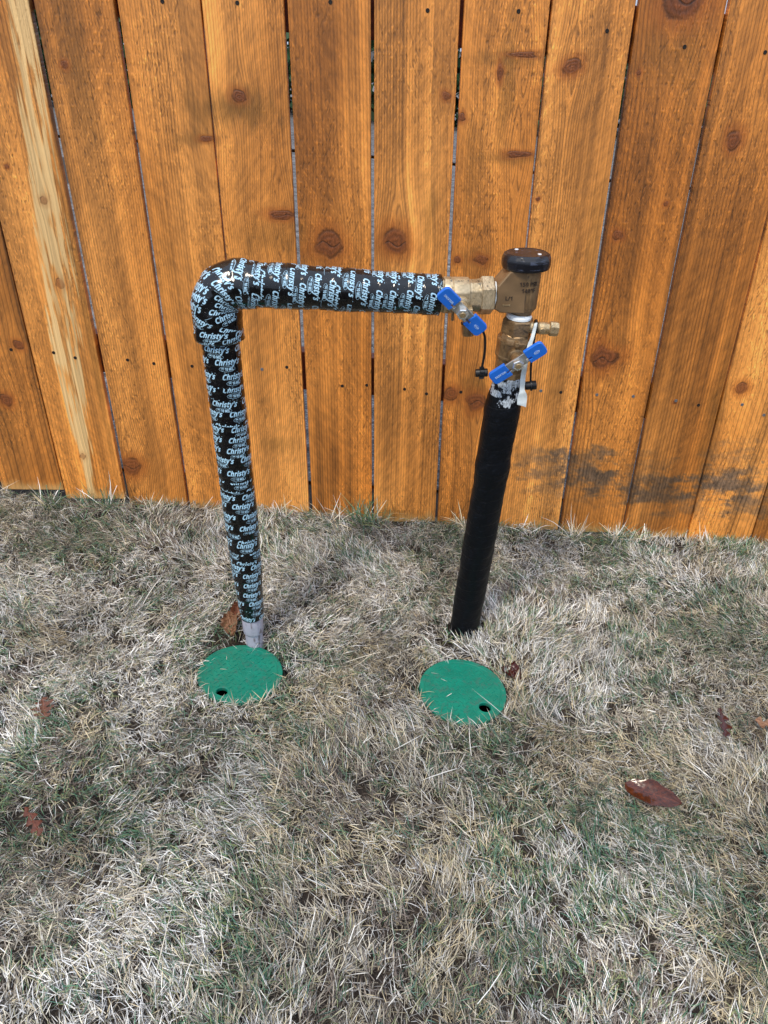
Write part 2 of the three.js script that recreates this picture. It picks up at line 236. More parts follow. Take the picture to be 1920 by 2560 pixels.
// ---------------------------------------------------------------- the pipe and valve assembly
const font = await new FontLoader().loadAsync('fonts/droid/droid_sans_bold.typeface.json');
const A0 = V(-0.04, 0, -1.15);
const asm = thing('backflow_preventer', A0, 'tape-wrapped pipe loop with bronze valves and blue levers, rising from the lawn before the fence', 'backflow preventer');

const PX = 3200;                                     // tape print, pixels per metre
function tapePrint(len, circ, pitch, seed, messy) {
  const W = Math.round(circ * PX), Hh = Math.min(2048, Math.round(len * PX)), cv = document.createElement('canvas'); cv.width = W; cv.height = Hh; const c = cv.getContext('2d'), r = rng(seed), mm = PX / 1000;
  c.fillStyle = '#050608'; c.fillRect(0, 0, W, Hh);
  const word = (x, y) => {
    c.save(); c.translate(x, y); c.transform(1, 0, -0.30, 1, 0, 0); c.font = 'bold 100px sans-serif'; const m = c.measureText("Christy's").width; c.scale(40 * mm / m, 9.8 * mm / 78);
    c.fillStyle = c.strokeStyle = '#b4def4'; c.lineWidth = 4; c.lineJoin = 'miter'; c.fillText("Christy's", 0, 0); c.strokeText("Christy's", 0, 0); c.restore();
    c.fillStyle = '#b4def4'; c.fillRect(x + 40.5 * mm, y - 10.5 * mm, 1.8 * mm, 0.7 * mm);
  };
  const oval = (x, y) => {
    c.save(); c.translate(x, y); c.strokeStyle = c.fillStyle = '#b4def4'; c.lineWidth = 0.5 * mm; c.beginPath(); c.ellipse(0, 0, 12.5 * mm, 4.1 * mm, 0, 0, 6.3); c.stroke();
    c.lineWidth = 0.4 * mm; c.beginPath(); c.moveTo(-10 * mm, -2.8 * mm); c.lineTo(-5 * mm, -2.8 * mm); c.lineTo(-5.4 * mm, 0.8 * mm); c.lineTo(-7.4 * mm, 2.8 * mm); c.lineTo(-9.4 * mm, 0.8 * mm); c.closePath(); c.stroke(); c.fillRect(-9 * mm, -1.6 * mm, 3.4 * mm, 1.5 * mm);
    c.font = 'bold 100px sans-serif'; const m = c.measureText('10 MIL').width; c.scale(13.5 * mm / m, 4.6 * mm / 73); c.fillText('10 MIL', -90, 36); c.lineWidth = 5; c.strokeText('10 MIL', -90, 36); c.restore();
  };
  for (let k = -2, y = -2 * pitch; y < len + pitch; k++) {
    const pt = pitch * (0.82 + 0.4 * r());
    c.save(); const yc = y * PX;
    if (messy) { c.translate(W / 2, yc); c.rotate((r() - 0.5) * 0.9); c.translate(-W / 2, -yc); } else c.transform(1, pitch * 0.55 / circ, 0, 1, 0, -pitch * PX * 0.3);
    c.beginPath(); c.rect(-W, yc, W * 3, pt * PX + 2); c.clip();
    c.fillStyle = r() < 0.5 ? '#040507' : '#07080b'; c.fillRect(-W, yc, W * 3, pt * PX + 2);
    const ox = r() * 52 * mm, oy = (r() < 0.6 ? 9.2 + r() * 2 : r() * 22) * mm;
    for (let rr = -1; rr < 3; rr++) for (let q = -4; q < 10; q++) { const x = ox + q * 51 * mm + (rr % 2) * 24 * mm; word(x, yc + oy + rr * 22 * mm); oval(x + 19 * mm, yc + oy + rr * 22 * mm + 6.0 * mm); }
    c.restore(); y += messy ? pt * 0.62 : pt;
  }
  const t = new THREE.CanvasTexture(cv); t.colorSpace = THREE.SRGBColorSpace; t.magFilter = THREE.LinearFilter; t.wrapS = THREE.RepeatWrapping; return t;
}
const drops = (() => { // rain drops standing on the tape
  const n = 512, h = new Float32Array(n * n), r = rng(8);
  for (let k = 0; k < 520; k++) { const x = r() * n, y = r() * n, R = 1.2 + 3.6 * r() * r(); for (let j = -6; j <= 6; j++) for (let i = -6; i <= 6; i++) { const d = Math.hypot(i, j) / R; if (d < 1) { const q = (((y + j) & 511) * n + ((x + i) & 511)); h[q] = Math.max(h[q], Math.sqrt(1 - d * d) * R / 4.8); } } }
  return dataTex(n, n, (i, j, c) => { c[0] = c[1] = c[2] = 40 + 190 * h[j * n + i] + 24 * vn(i / 14, j / 14); }, false, true);
})();
function tapeMat(len, circ, pitch, seed, messy) { const b = drops.clone(); b.repeat.set(circ / 0.1, len / 0.1); b.needsUpdate = true; return phys({ map: tapePrint(len, circ, pitch, seed, messy), bumpMap: b, bumpScale: 0.0008, roughness: 0.16, ior: 1.46, clearcoat: 0.3, clearcoatRoughness: 0.05 }); }
const rip = (v, u, L, pitch, amp) => { const f = (L / pitch - u * 0.55 + 10) % 1; return amp * (1 - f); };
{
  const wr = tag(new THREE.Group(), null); void wr;
  // upright leg
  const top1 = V(-0.2500, 0.636, -1.127), bot1 = V(-0.2452, 0.083, -1.1272);
  const rAt = (y) => y > 0.30 ? 0.0283 : y > 0.19 ? lerp(0.0263, 0.0283, (y - 0.19) / 0.11) : y > 0.135 ? lerp(0.0236, 0.0263, (y - 0.135) / 0.055) : lerp(0.0212, 0.0236, (y - 0.083) / 0.052);
  const g1 = sweep(lineP(bot1, top1, 340), (v, u, L) => rAt(0.083 + L) + rip(v, u, L, 0.0215, 0.0009) + 0.0009 * (vn(u * 5 + 3, L * 30) + vn((1 - u) * 5 + 9, L * 30) - 1) + 0.0004 * (vn(Math.sin(u * 6.283) * 3 + 5, L * 130) - 0.5), 64);
  const pw = part('printed_tape_wrap', at(g1, A0), tapeMat(0.553, 0.178, 0.0215, 11, false), asm); pw.userData.label = 'black tape with pale blue print on the upright pipe';
  // level run
  const hA = V(-0.193, 0.6975, -1.1285), hB = V(0.080, 0.679, -1.148);
  const g3 = sweep(lineP(hA, hB, 220), (v, u, L) => lerp(0.0318, 0.0285, ss(0, 1, v)) + rip(v, u, L, 0.022, 0.0011) + 0.0024 * (vn(Math.cos(u * 6.283) * 1.2 + 8, L * 22) - 0.5) + 0.0006 * (vn(Math.sin(u * 6.283) * 2 + 4, L * 90 + Math.cos(u * 6.283) * 2) - 0.5), 64);
  part('printed_tape_wrap', at(g3, A0), tapeMat(0.274, 0.19, 0.022, 29, false), asm).userData.label = 'black tape with pale blue print on the level pipe';
  // elbow: bulkier wrap
  const R = 0.038, cx = -0.2497 + R, cy = 0.6985 - R, el = [...lineP(V(-0.2499, 0.614, -1.127), V(-0.2497, cy, -1.127), 14)];
  for (let k = 1; k <= 40; k++) { const a = Math.PI - k / 40 * Math.PI / 2; el.push(V(cx + R * Math.cos(a), cy + R * Math.sin(a), -1.127 - 0.001 * k / 40)); }
  for (let k = 1; k <= 8; k++) el.push(V(cx + k * 0.0035, 0.6985 - k * 0.0003, -1.1282 - k * 0.0002));
  const g2 = sweep(el, (v, u, L) => { const e = ss(0, 0.02, v) * ss(1, 0.97, v), q = Math.sin(u * 6.283), p = Math.cos(u * 6.283); return 0.0305 + 0.0056 * e - 0.0030 * ss(0.55, 1, v) + 0.0034 * (vn(q * 1.5 + 4, L * 45 + p) - 0.5) + 0.0030 * Math.abs(vn(q * 3 + p * 2, L * 90 + q * 3) - 0.5) + rip(v, u, L, 0.024, 0.0009); }, 64);
  part('printed_tape_wrap', at(g2, A0), tapeMat(0.155, 0.21, 0.024, 47, true), asm).userData.label = 'bulky overlapping printed tape round the elbow';
  // bare plastic pipe below the tape
  const pvcTex = dataTex(64, 64, (i, j, c) => { const n = fbm(i / 6, j / 6), d = ss(0.62, 0.8, fbm(i / 3 + 40, j / 9)); c[0] = lerp(158 + 24 * n, 92, d * 0.7); c[1] = lerp(158 + 22 * n, 82, d * 0.7); c[2] = lerp(172 + 24 * n, 84, d * 0.7); }, true, true);
  part('plastic_pipe', at(sweep(lineP(V(-0.2455, -0.09, -1.127), V(-0.2452, 0.09, -1.1272), 8), () => 0.0164, 36), A0), std({ map: pvcTex, roughness: 0.45 }), asm).userData.label = 'bare greyish white pipe end at the ground';
  part('pipe_collar', at(lathe([[0.0165, 0], [0.0190, 0.001], [0.0196, 0.004], [0.0196, 0.034], [0.0188, 0.038], [0.016, 0.0385]], V(-0.2455, 0.046, -1.127), V(0.0005, 1, 0), 36), A0), std({ map: pvcTex, color: 0xffffff, roughness: 0.4 }), asm);
}
// bronze, steel, plastic
const patina = (a, b, seed) => dataTex(128, 128, (i, j, c) => { const n = fbm(i / 9 + seed, j / 9), m = vn(i / 1.7 + seed, j / 1.7), d = ss(0.66, 0.82, fbm(i / 5 + seed * 2, j / 5 + 9)) * 0.6; for (let q = 0; q < 3; q++) c[q] = lerp(lerp(a[q], b[q], n) * (0.88 + 0.24 * m), 52, d); }, true, true);
const castBump = dataTex(128, 128, (i, j, c) => { c[0] = c[1] = c[2] = 90 + 70 * vn(i / 1.3, j / 1.3) + 60 * vn(i / 4, j / 4); }, false, true);
const mBronze = std({ map: patina([160, 130, 94], [116, 92, 64], 3), bumpMap: castBump, bumpScale: 0.0003, metalness: 0.4, roughness: 0.48 }), mDirt = std({ color: 0x3a2c20, roughness: 0.8 });
const mPale = std({ map: patina([220, 200, 164], [170, 148, 112], 13), bumpMap: castBump, bumpScale: 0.0002, metalness: 0.6, roughness: 0.4 });
const mBrown = std({ map: patina([178, 146, 104], [118, 94, 66], 23), bumpMap: castBump, bumpScale: 0.0002, metalness: 0.5, roughness: 0.34 }), mNut = std({ color: 0xe4e4e0, metalness: 0.8, roughness: 0.26 });
const mBrass = std({ map: patina([222, 200, 158], [176, 146, 104], 33), metalness: 0.75, roughness: 0.35 });
const mSteel = std({ map: patina([206, 206, 204], [160, 160, 158], 43), metalness: 0.85, roughness: 0.32 });
const mBlue = std({ color: lin(0.014, 0.16, 0.68), roughness: 0.36 });
const mWhite = std({ color: 0xeaf0f2, roughness: 0.55 });
const mBlack = std({ color: 0x0c0d10, roughness: 0.42 });
const mInk = std({ color: 0xb9d4f2, roughness: 0.6 });
const grp = (name, parent) => { const g = new THREE.Group(); g.name = name; parent.add(g); return g; };
function textGeo(s, size, depth) { const g = new TextGeometry(s, { font, size, depth, curveSegments: 3, bevelEnabled: false }); g.computeBoundingBox(); const b = g.boundingBox; g.translate(-(b.min.x + b.max.x) / 2, -(b.min.y + b.max.y) / 2, 0); return g; }
// lay flat lettering round a cylinder: axis along Y of the local frame, facing +Z
function bendText(g, r) { const p = g.attributes.position; for (let i = 0; i < p.count; i++) { const a = p.getX(i) / r, R = r + p.getZ(i); if (a < 0) p.setXYZ(i, p.getX(i), p.getY(i), R); else p.setXYZ(i, Math.sin(a) * R, p.getY(i), Math.cos(a) * R); } g.computeVertexNormals(); return g; }
const frame = (x, y, z, o) => new THREE.Matrix4().makeBasis(x, y, z).setPosition(o);

// the lever: X along it towards the lettered end, Z out of its face
function lever(parent, centre, dirX, nrm, from, ring) {
  const n = nrm.clone().normalize(), x = dirX.clone().addScaledVector(n, -dirX.dot(n)).normalize(), y = new THREE.Vector3().crossVectors(n, x);
  const F = frame(x, y, n, centre), put = (name, g, m) => part(name, at(g.applyMatrix4(F), A0), m, parent);
  const s = new THREE.Shape(); s.moveTo(-0.040, -0.0075); s.lineTo(-0.014, -0.0085); s.lineTo(0.014, -0.0085); s.lineTo(0.040, -0.0075); s.lineTo(0.040, 0.0075); s.lineTo(0.014, 0.0085); s.lineTo(-0.014, 0.0085); s.lineTo(-0.040, 0.0075); s.closePath();
  for (const [a, b] of [[0.0125, 0.0215], [-0.0225, -0.0125]]) { const h = new THREE.Path(); h.moveTo(a, 0.0012); h.lineTo(b, 0.0012); h.lineTo(b, 0.0055); h.lineTo(a, 0.0055); h.closePath(); s.holes.push(h); }
  put('lever_plate', new THREE.ExtrudeGeometry(s, { depth: 0.0022, bevelEnabled: true, bevelThickness: 0.0004, bevelSize: 0.0004, bevelSegments: 1 }).translate(0, 0, -0.0015), mSteel);
  for (const sg of [1, -1]) {
    const q = new THREE.Shape(), L = 0.0285, w = 0.0108, rr = 0.0062, x0 = sg > 0 ? 0.0175 : -0.0175 - L;
    q.moveTo(x0 + (sg > 0 ? 0.0005 : rr), -w); q.lineTo(x0 + L - (sg > 0 ? rr : 0.0005), -w);
    if (sg > 0) { q.quadraticCurveTo(x0 + L, -w, x0 + L, -w + rr); q.lineTo(x0 + L, w - rr); q.quadraticCurveTo(x0 + L, w, x0 + L - rr, w); q.lineTo(x0, w); q.lineTo(x0, 0.006); q.lineTo(x0 + 0.005, 0.006); q.lineTo(x0 + 0.005, 0.001); q.lineTo(x0, 0.001); }
    else { q.lineTo(x0 + L, 0.001); q.lineTo(x0 + L - 0.006, 0.001); q.lineTo(x0 + L - 0.006, 0.006); q.lineTo(x0 + L, 0.006); q.lineTo(x0 + L, w); q.lineTo(x0 + rr, w); q.quadraticCurveTo(x0, w, x0, w - rr); q.lineTo(x0, -w + rr); q.quadraticCurveTo(x0, -w, x0 + rr, -w); }
    q.closePath();
    put('grip_sleeve', new THREE.ExtrudeGeometry(q, { depth: 0.0042, bevelEnabled: true, bevelThickness: 0.0012, bevelSize: 0.0010, bevelSegments: 3, curveSegments: 6 }).translate(0, 0, -0.0024), mBlue).userData.label = 'blue plastic grip sleeve';
  }
  const tg = textGeo('WILKINS', 0.0033, 0.00035); tg.translate(0.031, 0, 0.0031); put('lettering', tg, mInk);
  const oz = textGeo('ZURN', 0.0022, 0.0003); oz.rotateZ(Math.PI); oz.translate(-0.033, 0, 0.0031); put('lettering', oz, mInk);
  const tor = new THREE.TorusGeometry(0.0046, 0.00028, 6, 32); tor.scale(1, 0.52, 1); tor.translate(-0.033, 0, 0.0031); put('printed_oval', tor, mInk);
  put('lever_nut', lathe([[0.0046, 0.0010], [0.0088, 0.0010], [0.0092, 0.0020], [0.0092, 0.0074], [0.0082, 0.0088], [0.0050, 0.0088], [0.0046, 0.006]], V(0, 0, 0), V(0, 0, 1), 6, true, 0.3), mNut);
  put('stem', mergeGeometries([lathe([[0.0001, 0.0102], [0.0038, 0.0102], [0.0044, 0.0096], [0.0044, -0.004]], V(0, 0, 0), V(0, 0, 1), 20)]), mBrass);
  const Ld = centre.distanceTo(from); const gland = lathe([[0.0125, 0], [0.0125, Ld * 0.62], [0.0105, Ld * 0.66], [0.0088, Ld * 0.68], [0.0085, Ld - 0.002]], from, n, 28); part('stem_gland', at(gland, A0), ring, parent);
  return F;
}
{ // ball valve on the level run
  const v1 = grp('ball_valve', asm); v1.userData.label = 'pale bronze ball valve on the level pipe';
  const o = V(0.076, 0.6793, -1.1477), d = V(0.0865, -0.0016, -0.005).normalize(), P = (name, prof, m, seg, flat, spin) => part(name, at(lathe(prof, o, d, seg, flat, spin), A0), m, v1);
  P('end_collar', [[0.016, -0.002], [0.0245, 0], [0.0252, 0.001], [0.0252, 0.0085], [0.024, 0.0092]], mPale, 8, true, 0.4);
  P('valve_body', [[0.020, 0.007], [0.0258, 0.0088], [0.0266, 0.0105], [0.0266, 0.0205], [0.0258, 0.0213], [0.0258, 0.0222], [0.0266, 0.0230], [0.0264, 0.0445], [0.0256, 0.0462], [0.0238, 0.0470], [0.0234, 0.0500], [0.0236, 0.0580], [0.0246, 0.0636]], mPale, 48);
  P('hex_nut', [[0.0200, 0.0630], [0.0262, 0.0636], [0.0284, 0.0656], [0.0284, 0.0820], [0.0262, 0.0840], [0.0195, 0.0842]], mPale, 6, true, 0.55);
  P('thread_tape', [[0.0180, 0.0842], [0.0203, 0.0846], [0.0207, 0.0862], [0.0201, 0.0888], [0.0180, 0.0890]], mWhite, 36);
  // cast lettering on top, read from behind
  const ax = d.clone(), up = V(0, 0.94, 0.34).normalize(), y = new THREE.Vector3().crossVectors(up, ax.clone().negate()).normalize();
  for (const [s, sz, t, a] of [['ZURN', 0.0052, 0.0345, 0.00], ['850', 0.0040, 0.0335, 0.27]]) {
    const g = textGeo(s, sz, 0.0006); g.rotateZ(0); const p = g.attributes.position; for (let i = 0; i < p.count; i++) { const th = p.getY(i) / 0.0262 + a * 1.1, R = 0.0262 + p.getZ(i); p.setXYZ(i, p.getX(i), Math.sin(th) * R, Math.cos(th) * R); } g.computeVertexNormals();
    g.applyMatrix4(frame(ax.clone().negate(), y, up, o.clone().addScaledVector(d, t))); part('lettering', at(g, A0), mPale, v1);
  }
  const nrm = V(0.02, -0.27, 0.96), from = o.clone().addScaledVector(d, 0.0345);
  const cen = from.clone().addScaledVector(nrm.clone().normalize(), 0.0445);
  lever(v1, cen, V(-0.70, 0.71, 0.2), nrm, from, mPale);
  const lug = new RoundedBoxGeometry(0.007, 0.0065, 0.018, 1, 0.0008); lug.translate(0.124, 0.6650, -1.122); part('stop_lug', at(lug, A0), mPale, v1);
  const pin = new THREE.CylinderGeometry(0.0022, 0.0022, 0.012, 10); pin.translate(0.099, 0.654, -1.125); part('stop_pin', at(pin, A0), mBrown, v1);
  // drain cock hanging under it, with its tethered cap
  const tc = grp('test_cock', asm); tc.userData.label = 'small brass cock pointing down under the level valve';
  part('cock_body', at(lathe([[0.0078, 0], [0.0078, 0.012], [0.0094, 0.014], [0.0094, 0.030], [0.0084, 0.034], [0.0050, 0.0345], [0.0045, 0.028]], V(0.1235, 0.655, -1.140), V(0.06, -1, 0.05), 24), A0), mBrown, tc);
  part('tether_strap', at(new THREE.TubeGeometry(new THREE.CatmullRomCurve3([V(0.128, 0.639, -1.128), V(0.1395, 0.640, -1.120), V(0.1478, 0.628, -1.124), V(0.1510, 0.610, -1.128), V(0.1512, 0.592, -1.130), V(0.1490, 0.572, -1.130)]), 40, 0.0019, 10), A0), mBlack, tc);
  part('strap_ring', at(lathe([[0.0096, 0], [0.0112, 0.0004], [0.0112, 0.0022], [0.0096, 0.0026]], V(0.1243, 0.641, -1.1395), V(0.06, -1, 0.05), 28), A0), mBlack, tc);
  const gear = (c, m, parent) => { const s = new THREE.Shape(); for (let k = 0; k <= 96; k++) { const a = k / 96 * Math.PI * 2, r = 0.0078 + 0.0013 * Math.sign(Math.sin(a * 8)) * Math.min(1, Math.abs(Math.sin(a * 8)) * 3); k ? s.lineTo(r * Math.cos(a), r * Math.sin(a)) : s.moveTo(r * Math.cos(a), r * Math.sin(a)); } const g = new THREE.ExtrudeGeometry(s, { depth: 0.006, bevelEnabled: true, bevelThickness: 0.0006, bevelSize: 0.0005, bevelSegments: 1 }); g.translate(0, 0, -0.003); g.rotateY(Math.PI / 2); g.translate(c.x, c.y, c.z); part('cap_grip', at(g, A0), m, parent); };
  const c1 = V(0.1493, 0.5645, -1.130); gear(c1, mBlack, tc);
  part('dust_cap', at(mergeGeometries([lathe([[0.0001, -0.0098], [0.0056, -0.0098], [0.0062, -0.009], [0.0062, -0.003], [0.0058, -0.003]], c1, V(1, 0.06, 0), 20), lathe([[0.0058, 0.003], [0.0064, 0.003], [0.0064, 0.0085], [0.0056, 0.0092], [0.0001, 0.0092]], c1, V(1, 0.06, 0), 20)]), A0), mBlack, tc);
}
{ // vacuum breaker body with its hood
  const vb = grp('vacuum_breaker', asm); vb.userData.label = 'bronze breaker body under a black round hood';
  const c = V(0.2045, 0, -1.1555);
  const can = lathe([[0.0150, 0.6475], [0.0168, 0.6485], [0.0170, 0.6525], [0.0185, 0.6550], [0.0226, 0.6600], [0.0232, 0.6640], [0.0249, 0.7120], [0.0252, 0.7200], [0.0200, 0.7235]], c, V(0, 1, 0), 56);
  const s = new THREE.Shape(); [[0.181, 0.7165], [0.1655, 0.6965], [0.1640, 0.6640], [0.1700, 0.6600], [0.2045, 0.6585], [0.2045, 0.7180]].forEach(([x, y], i) => i ? s.lineTo(x, y) : s.moveTo(x, y)); s.closePath();
  const wedge = new THREE.ExtrudeGeometry(s, { depth: 0.042, bevelEnabled: true, bevelThickness: 0.0040, bevelSize: 0.0022, bevelSegments: 3 }).translate(0, 0, c.z - 0.021);
  const port = lathe([[0.016, 0], [0.0212, 0.0008], [0.0214, 0.0035], [0.0200, 0.006], [0.0200, 0.012]], V(0.1640, 0.6782, -1.1525), V(1, 0, 0), 40);
  const strip = (g) => { const q = g.index ? g.toNonIndexed() : g; for (const k of Object.keys(q.attributes)) if (!['position', 'normal', 'uv'].includes(k)) q.deleteAttribute(k); return q; };
  part('breaker_body', at(mergeGeometries([strip(can), strip(wedge), strip(port)]), A0), mBronze, vb);
  for (const [t, sz, x, y] of [['150 PSI', 0.0058, 0.004, 0.7005], ['140°F', 0.0058, 0.0045, 0.6912]]) {
    const r = 0.0250; let g = textGeo(t, sz, 0.0008); g.translate(x, 0, 0); g = bendText(g, r); g.translate(c.x, y, c.z); part('lettering', at(g, A0), mDirt, vb);
  }
  const l1 = textGeo('L/1', 0.0058, 0.0008); l1.translate(0.1810, 0.6800, c.z + 0.0248); part('lettering', at(l1, A0), mDirt, vb);
  const ar = new THREE.Shape(); [[-0.006, 0], [-0.0035, 0.0018], [-0.0035, 0.0006], [0.004, 0.0006], [0.0058, 0.0018], [0.0058, -0.0018], [0.004, -0.0006], [-0.0035, -0.0006], [-0.0035, -0.0018]].forEach(([x, y], i) => i ? ar.lineTo(x, y) : ar.moveTo(x, y)); ar.closePath();
  part('flow_arrow', at(new THREE.ExtrudeGeometry(ar, { depth: 0.0010, bevelEnabled: false }).translate(0.1780, 0.6700, c.z + 0.0248), A0), mBrass, vb);
  const hoodTex = dataTex(128, 128, (i, j, cc) => { const sm = ss(0.66, 0.78, fbm(i / 12 + 8, j / 5 + 3)) * 0.5, n = vn(i / 2, j / 2); cc[0] = lerp(13 + 6 * n, 110, sm); cc[1] = lerp(14 + 6 * n, 122, sm); cc[2] = lerp(20 + 8 * n, 150, sm); }, true, true);
  const hc = V(0.2055, 0, -1.1555);
  const hood = lathe([[0.0240, 0.7180], [0.0320, 0.7178], [0.0346, 0.7192], [0.0358, 0.7225], [0.0360, 0.7290], [0.0354, 0.7345], [0.0335, 0.7385], [0.0300, 0.7405], [0.0292, 0.7402], [0.0280, 0.7398], [0.0150, 0.7404], [0.0001, 0.7406]], hc, V(0, 1, 0), 64);
  part('hood', at(hood, A0), phys({ map: hoodTex, roughness: 0.34, clearcoat: 0.15, clearcoatRoughness: 0.15 }), vb).userData.label = 'glossy black round hood with two screws';
  for (const [x, z] of [[-0.0125, -0.020], [0.0165, 0.010]]) part('hood_screw', at(lathe([[0.0001, 0.0016], [0.0022, 0.0013], [0.0034, 0]], V(hc.x + x, 0.7398, hc.z + z), V(0, 1, 0), 16), A0), std({ color: 0xe4e6e6, metalness: 0.3, roughness: 0.35 }), vb);
}
const T2 = V(0.2026, 0.651, -1.1535), M2 = V(0.1952, 0.533, -1.1632), D2 = M2.clone().sub(T2).normalize();
{ // ball valve on the riser
  const v2 = grp('ball_valve', asm); v2.userData.label = 'brown bronze ball valve on top of the black riser';
  const P = (name, prof, m, seg, flat, spin) => part(name, at(lathe(prof, T2, D2, seg, flat, spin), A0), m, v2);
  P('thread_tape', [[0.0150, -0.001], [0.0178, 0], [0.0196, 0.0030], [0.0192, 0.0062], [0.0150, 0.0070]], mWhite, 36);
  P('hex_nut', [[0.0160, 0.0065], [0.0222, 0.0070], [0.0242, 0.0090], [0.0242, 0.0290], [0.0226, 0.0306]], mBrown, 6, true, 0.62);
  P('valve_body', [[0.0200, 0.0290], [0.0222, 0.0310], [0.0224, 0.0350], [0.0236, 0.0378], [0.0268, 0.0392], [0.0272, 0.0420], [0.0268, 0.0440], [0.0264, 0.0445], [0.0264, 0.0640], [0.0270, 0.0648], [0.0270, 0.0672], [0.0258, 0.0690], [0.0240, 0.0705], [0.0236, 0.0760], [0.0232, 0.0900], [0.0222, 0.0920]], mBrown, 48);
  P('end_collar', [[0.0180, 0.0900], [0.0232, 0.0905], [0.0236, 0.0920], [0.0236, 0.1010], [0.0220, 0.1025], [0.0170, 0.1030]], mBrown, 8, true, 0.2);
  const from = T2.clone().addScaledVector(D2, 0.0545), nrm = V(0.03, -0.22, 0.97), cen = from.clone().addScaledVector(nrm.clone().normalize(), 0.0455);
  lever(v2, cen, V(-0.77, -0.64, 0), nrm, from, mBrown);
  const lug = new RoundedBoxGeometry(0.006, 0.007, 0.012, 1, 0.0008); lug.translate(0.1985, 0.612, -1.126); part('stop_lug', at(lug, A0), mBrown, v2);
  // side cock with its cap
  const tc = grp('test_cock', asm); tc.userData.label = 'brass cock pointing right beside the riser valve';
  const o = V(0.2200, 0.6300, -1.1520), d = V(1, -0.05, 0.02).normalize();
  part('cock_body', at(lathe([[0.0090, -0.004], [0.0095, 0.004], [0.0080, 0.006], [0.0080, 0.012], [0.0094, 0.0135], [0.0098, 0.0200], [0.0090, 0.0270], [0.0084, 0.0300]], o, d, 28), A0), mBrass, tc);
  part('cock_nozzle', at(lathe([[0.0080, 0.0295], [0.0104, 0.0300], [0.0114, 0.0312], [0.0114, 0.0400], [0.0104, 0.0435], [0.0070, 0.0440], [0.0060, 0.0360]], o, d, 8, true, 0.3), A0), mBrass, tc);
  part('cock_screw', at(mergeGeometries([lathe([[0.0001, 0.0018], [0.0040, 0.0018], [0.0048, 0.0010], [0.0048, -0.004]], V(0.2385, 0.6275, -1.1425), V(0, -0.15, 1), 20)]), A0), mBrass, tc);
  part('strap_ring', at(lathe([[0.0084, 0], [0.0122, 0.0004], [0.0128, 0.002], [0.0122, 0.0040], [0.0084, 0.0044]], o.clone().addScaledVector(d, 0.0065), d, 28), A0), mBlack, tc);
  part('tether_strap', at(new THREE.TubeGeometry(new THREE.CatmullRomCurve3([V(0.2285, 0.6185, -1.147), V(0.2272, 0.604, -1.142), V(0.2262, 0.590, -1.140), V(0.2268, 0.570, -1.140), V(0.2285, 0.548, -1.140)]), 40, 0.0017, 10), A0), mBlack, tc);
  const c2 = V(0.2305, 0.5405, -1.140);
  part('dust_cap', at(lathe([[0.0001, -0.010], [0.0058, -0.010], [0.0066, -0.0092], [0.0066, -0.002], [0.0088, -0.0018], [0.0088, 0.0008], [0.0070, 0.001], [0.0074, 0.0024], [0.0068, 0.0032], [0.0074, 0.0044], [0.0068, 0.0052], [0.0074, 0.0064], [0.0066, 0.0076], [0.0050, 0.0078], [0.0046, 0.0030], [0.0001, 0.0028]], c2, V(1, 0.12, 0.05), 28), A0), mBlack, tc);
}
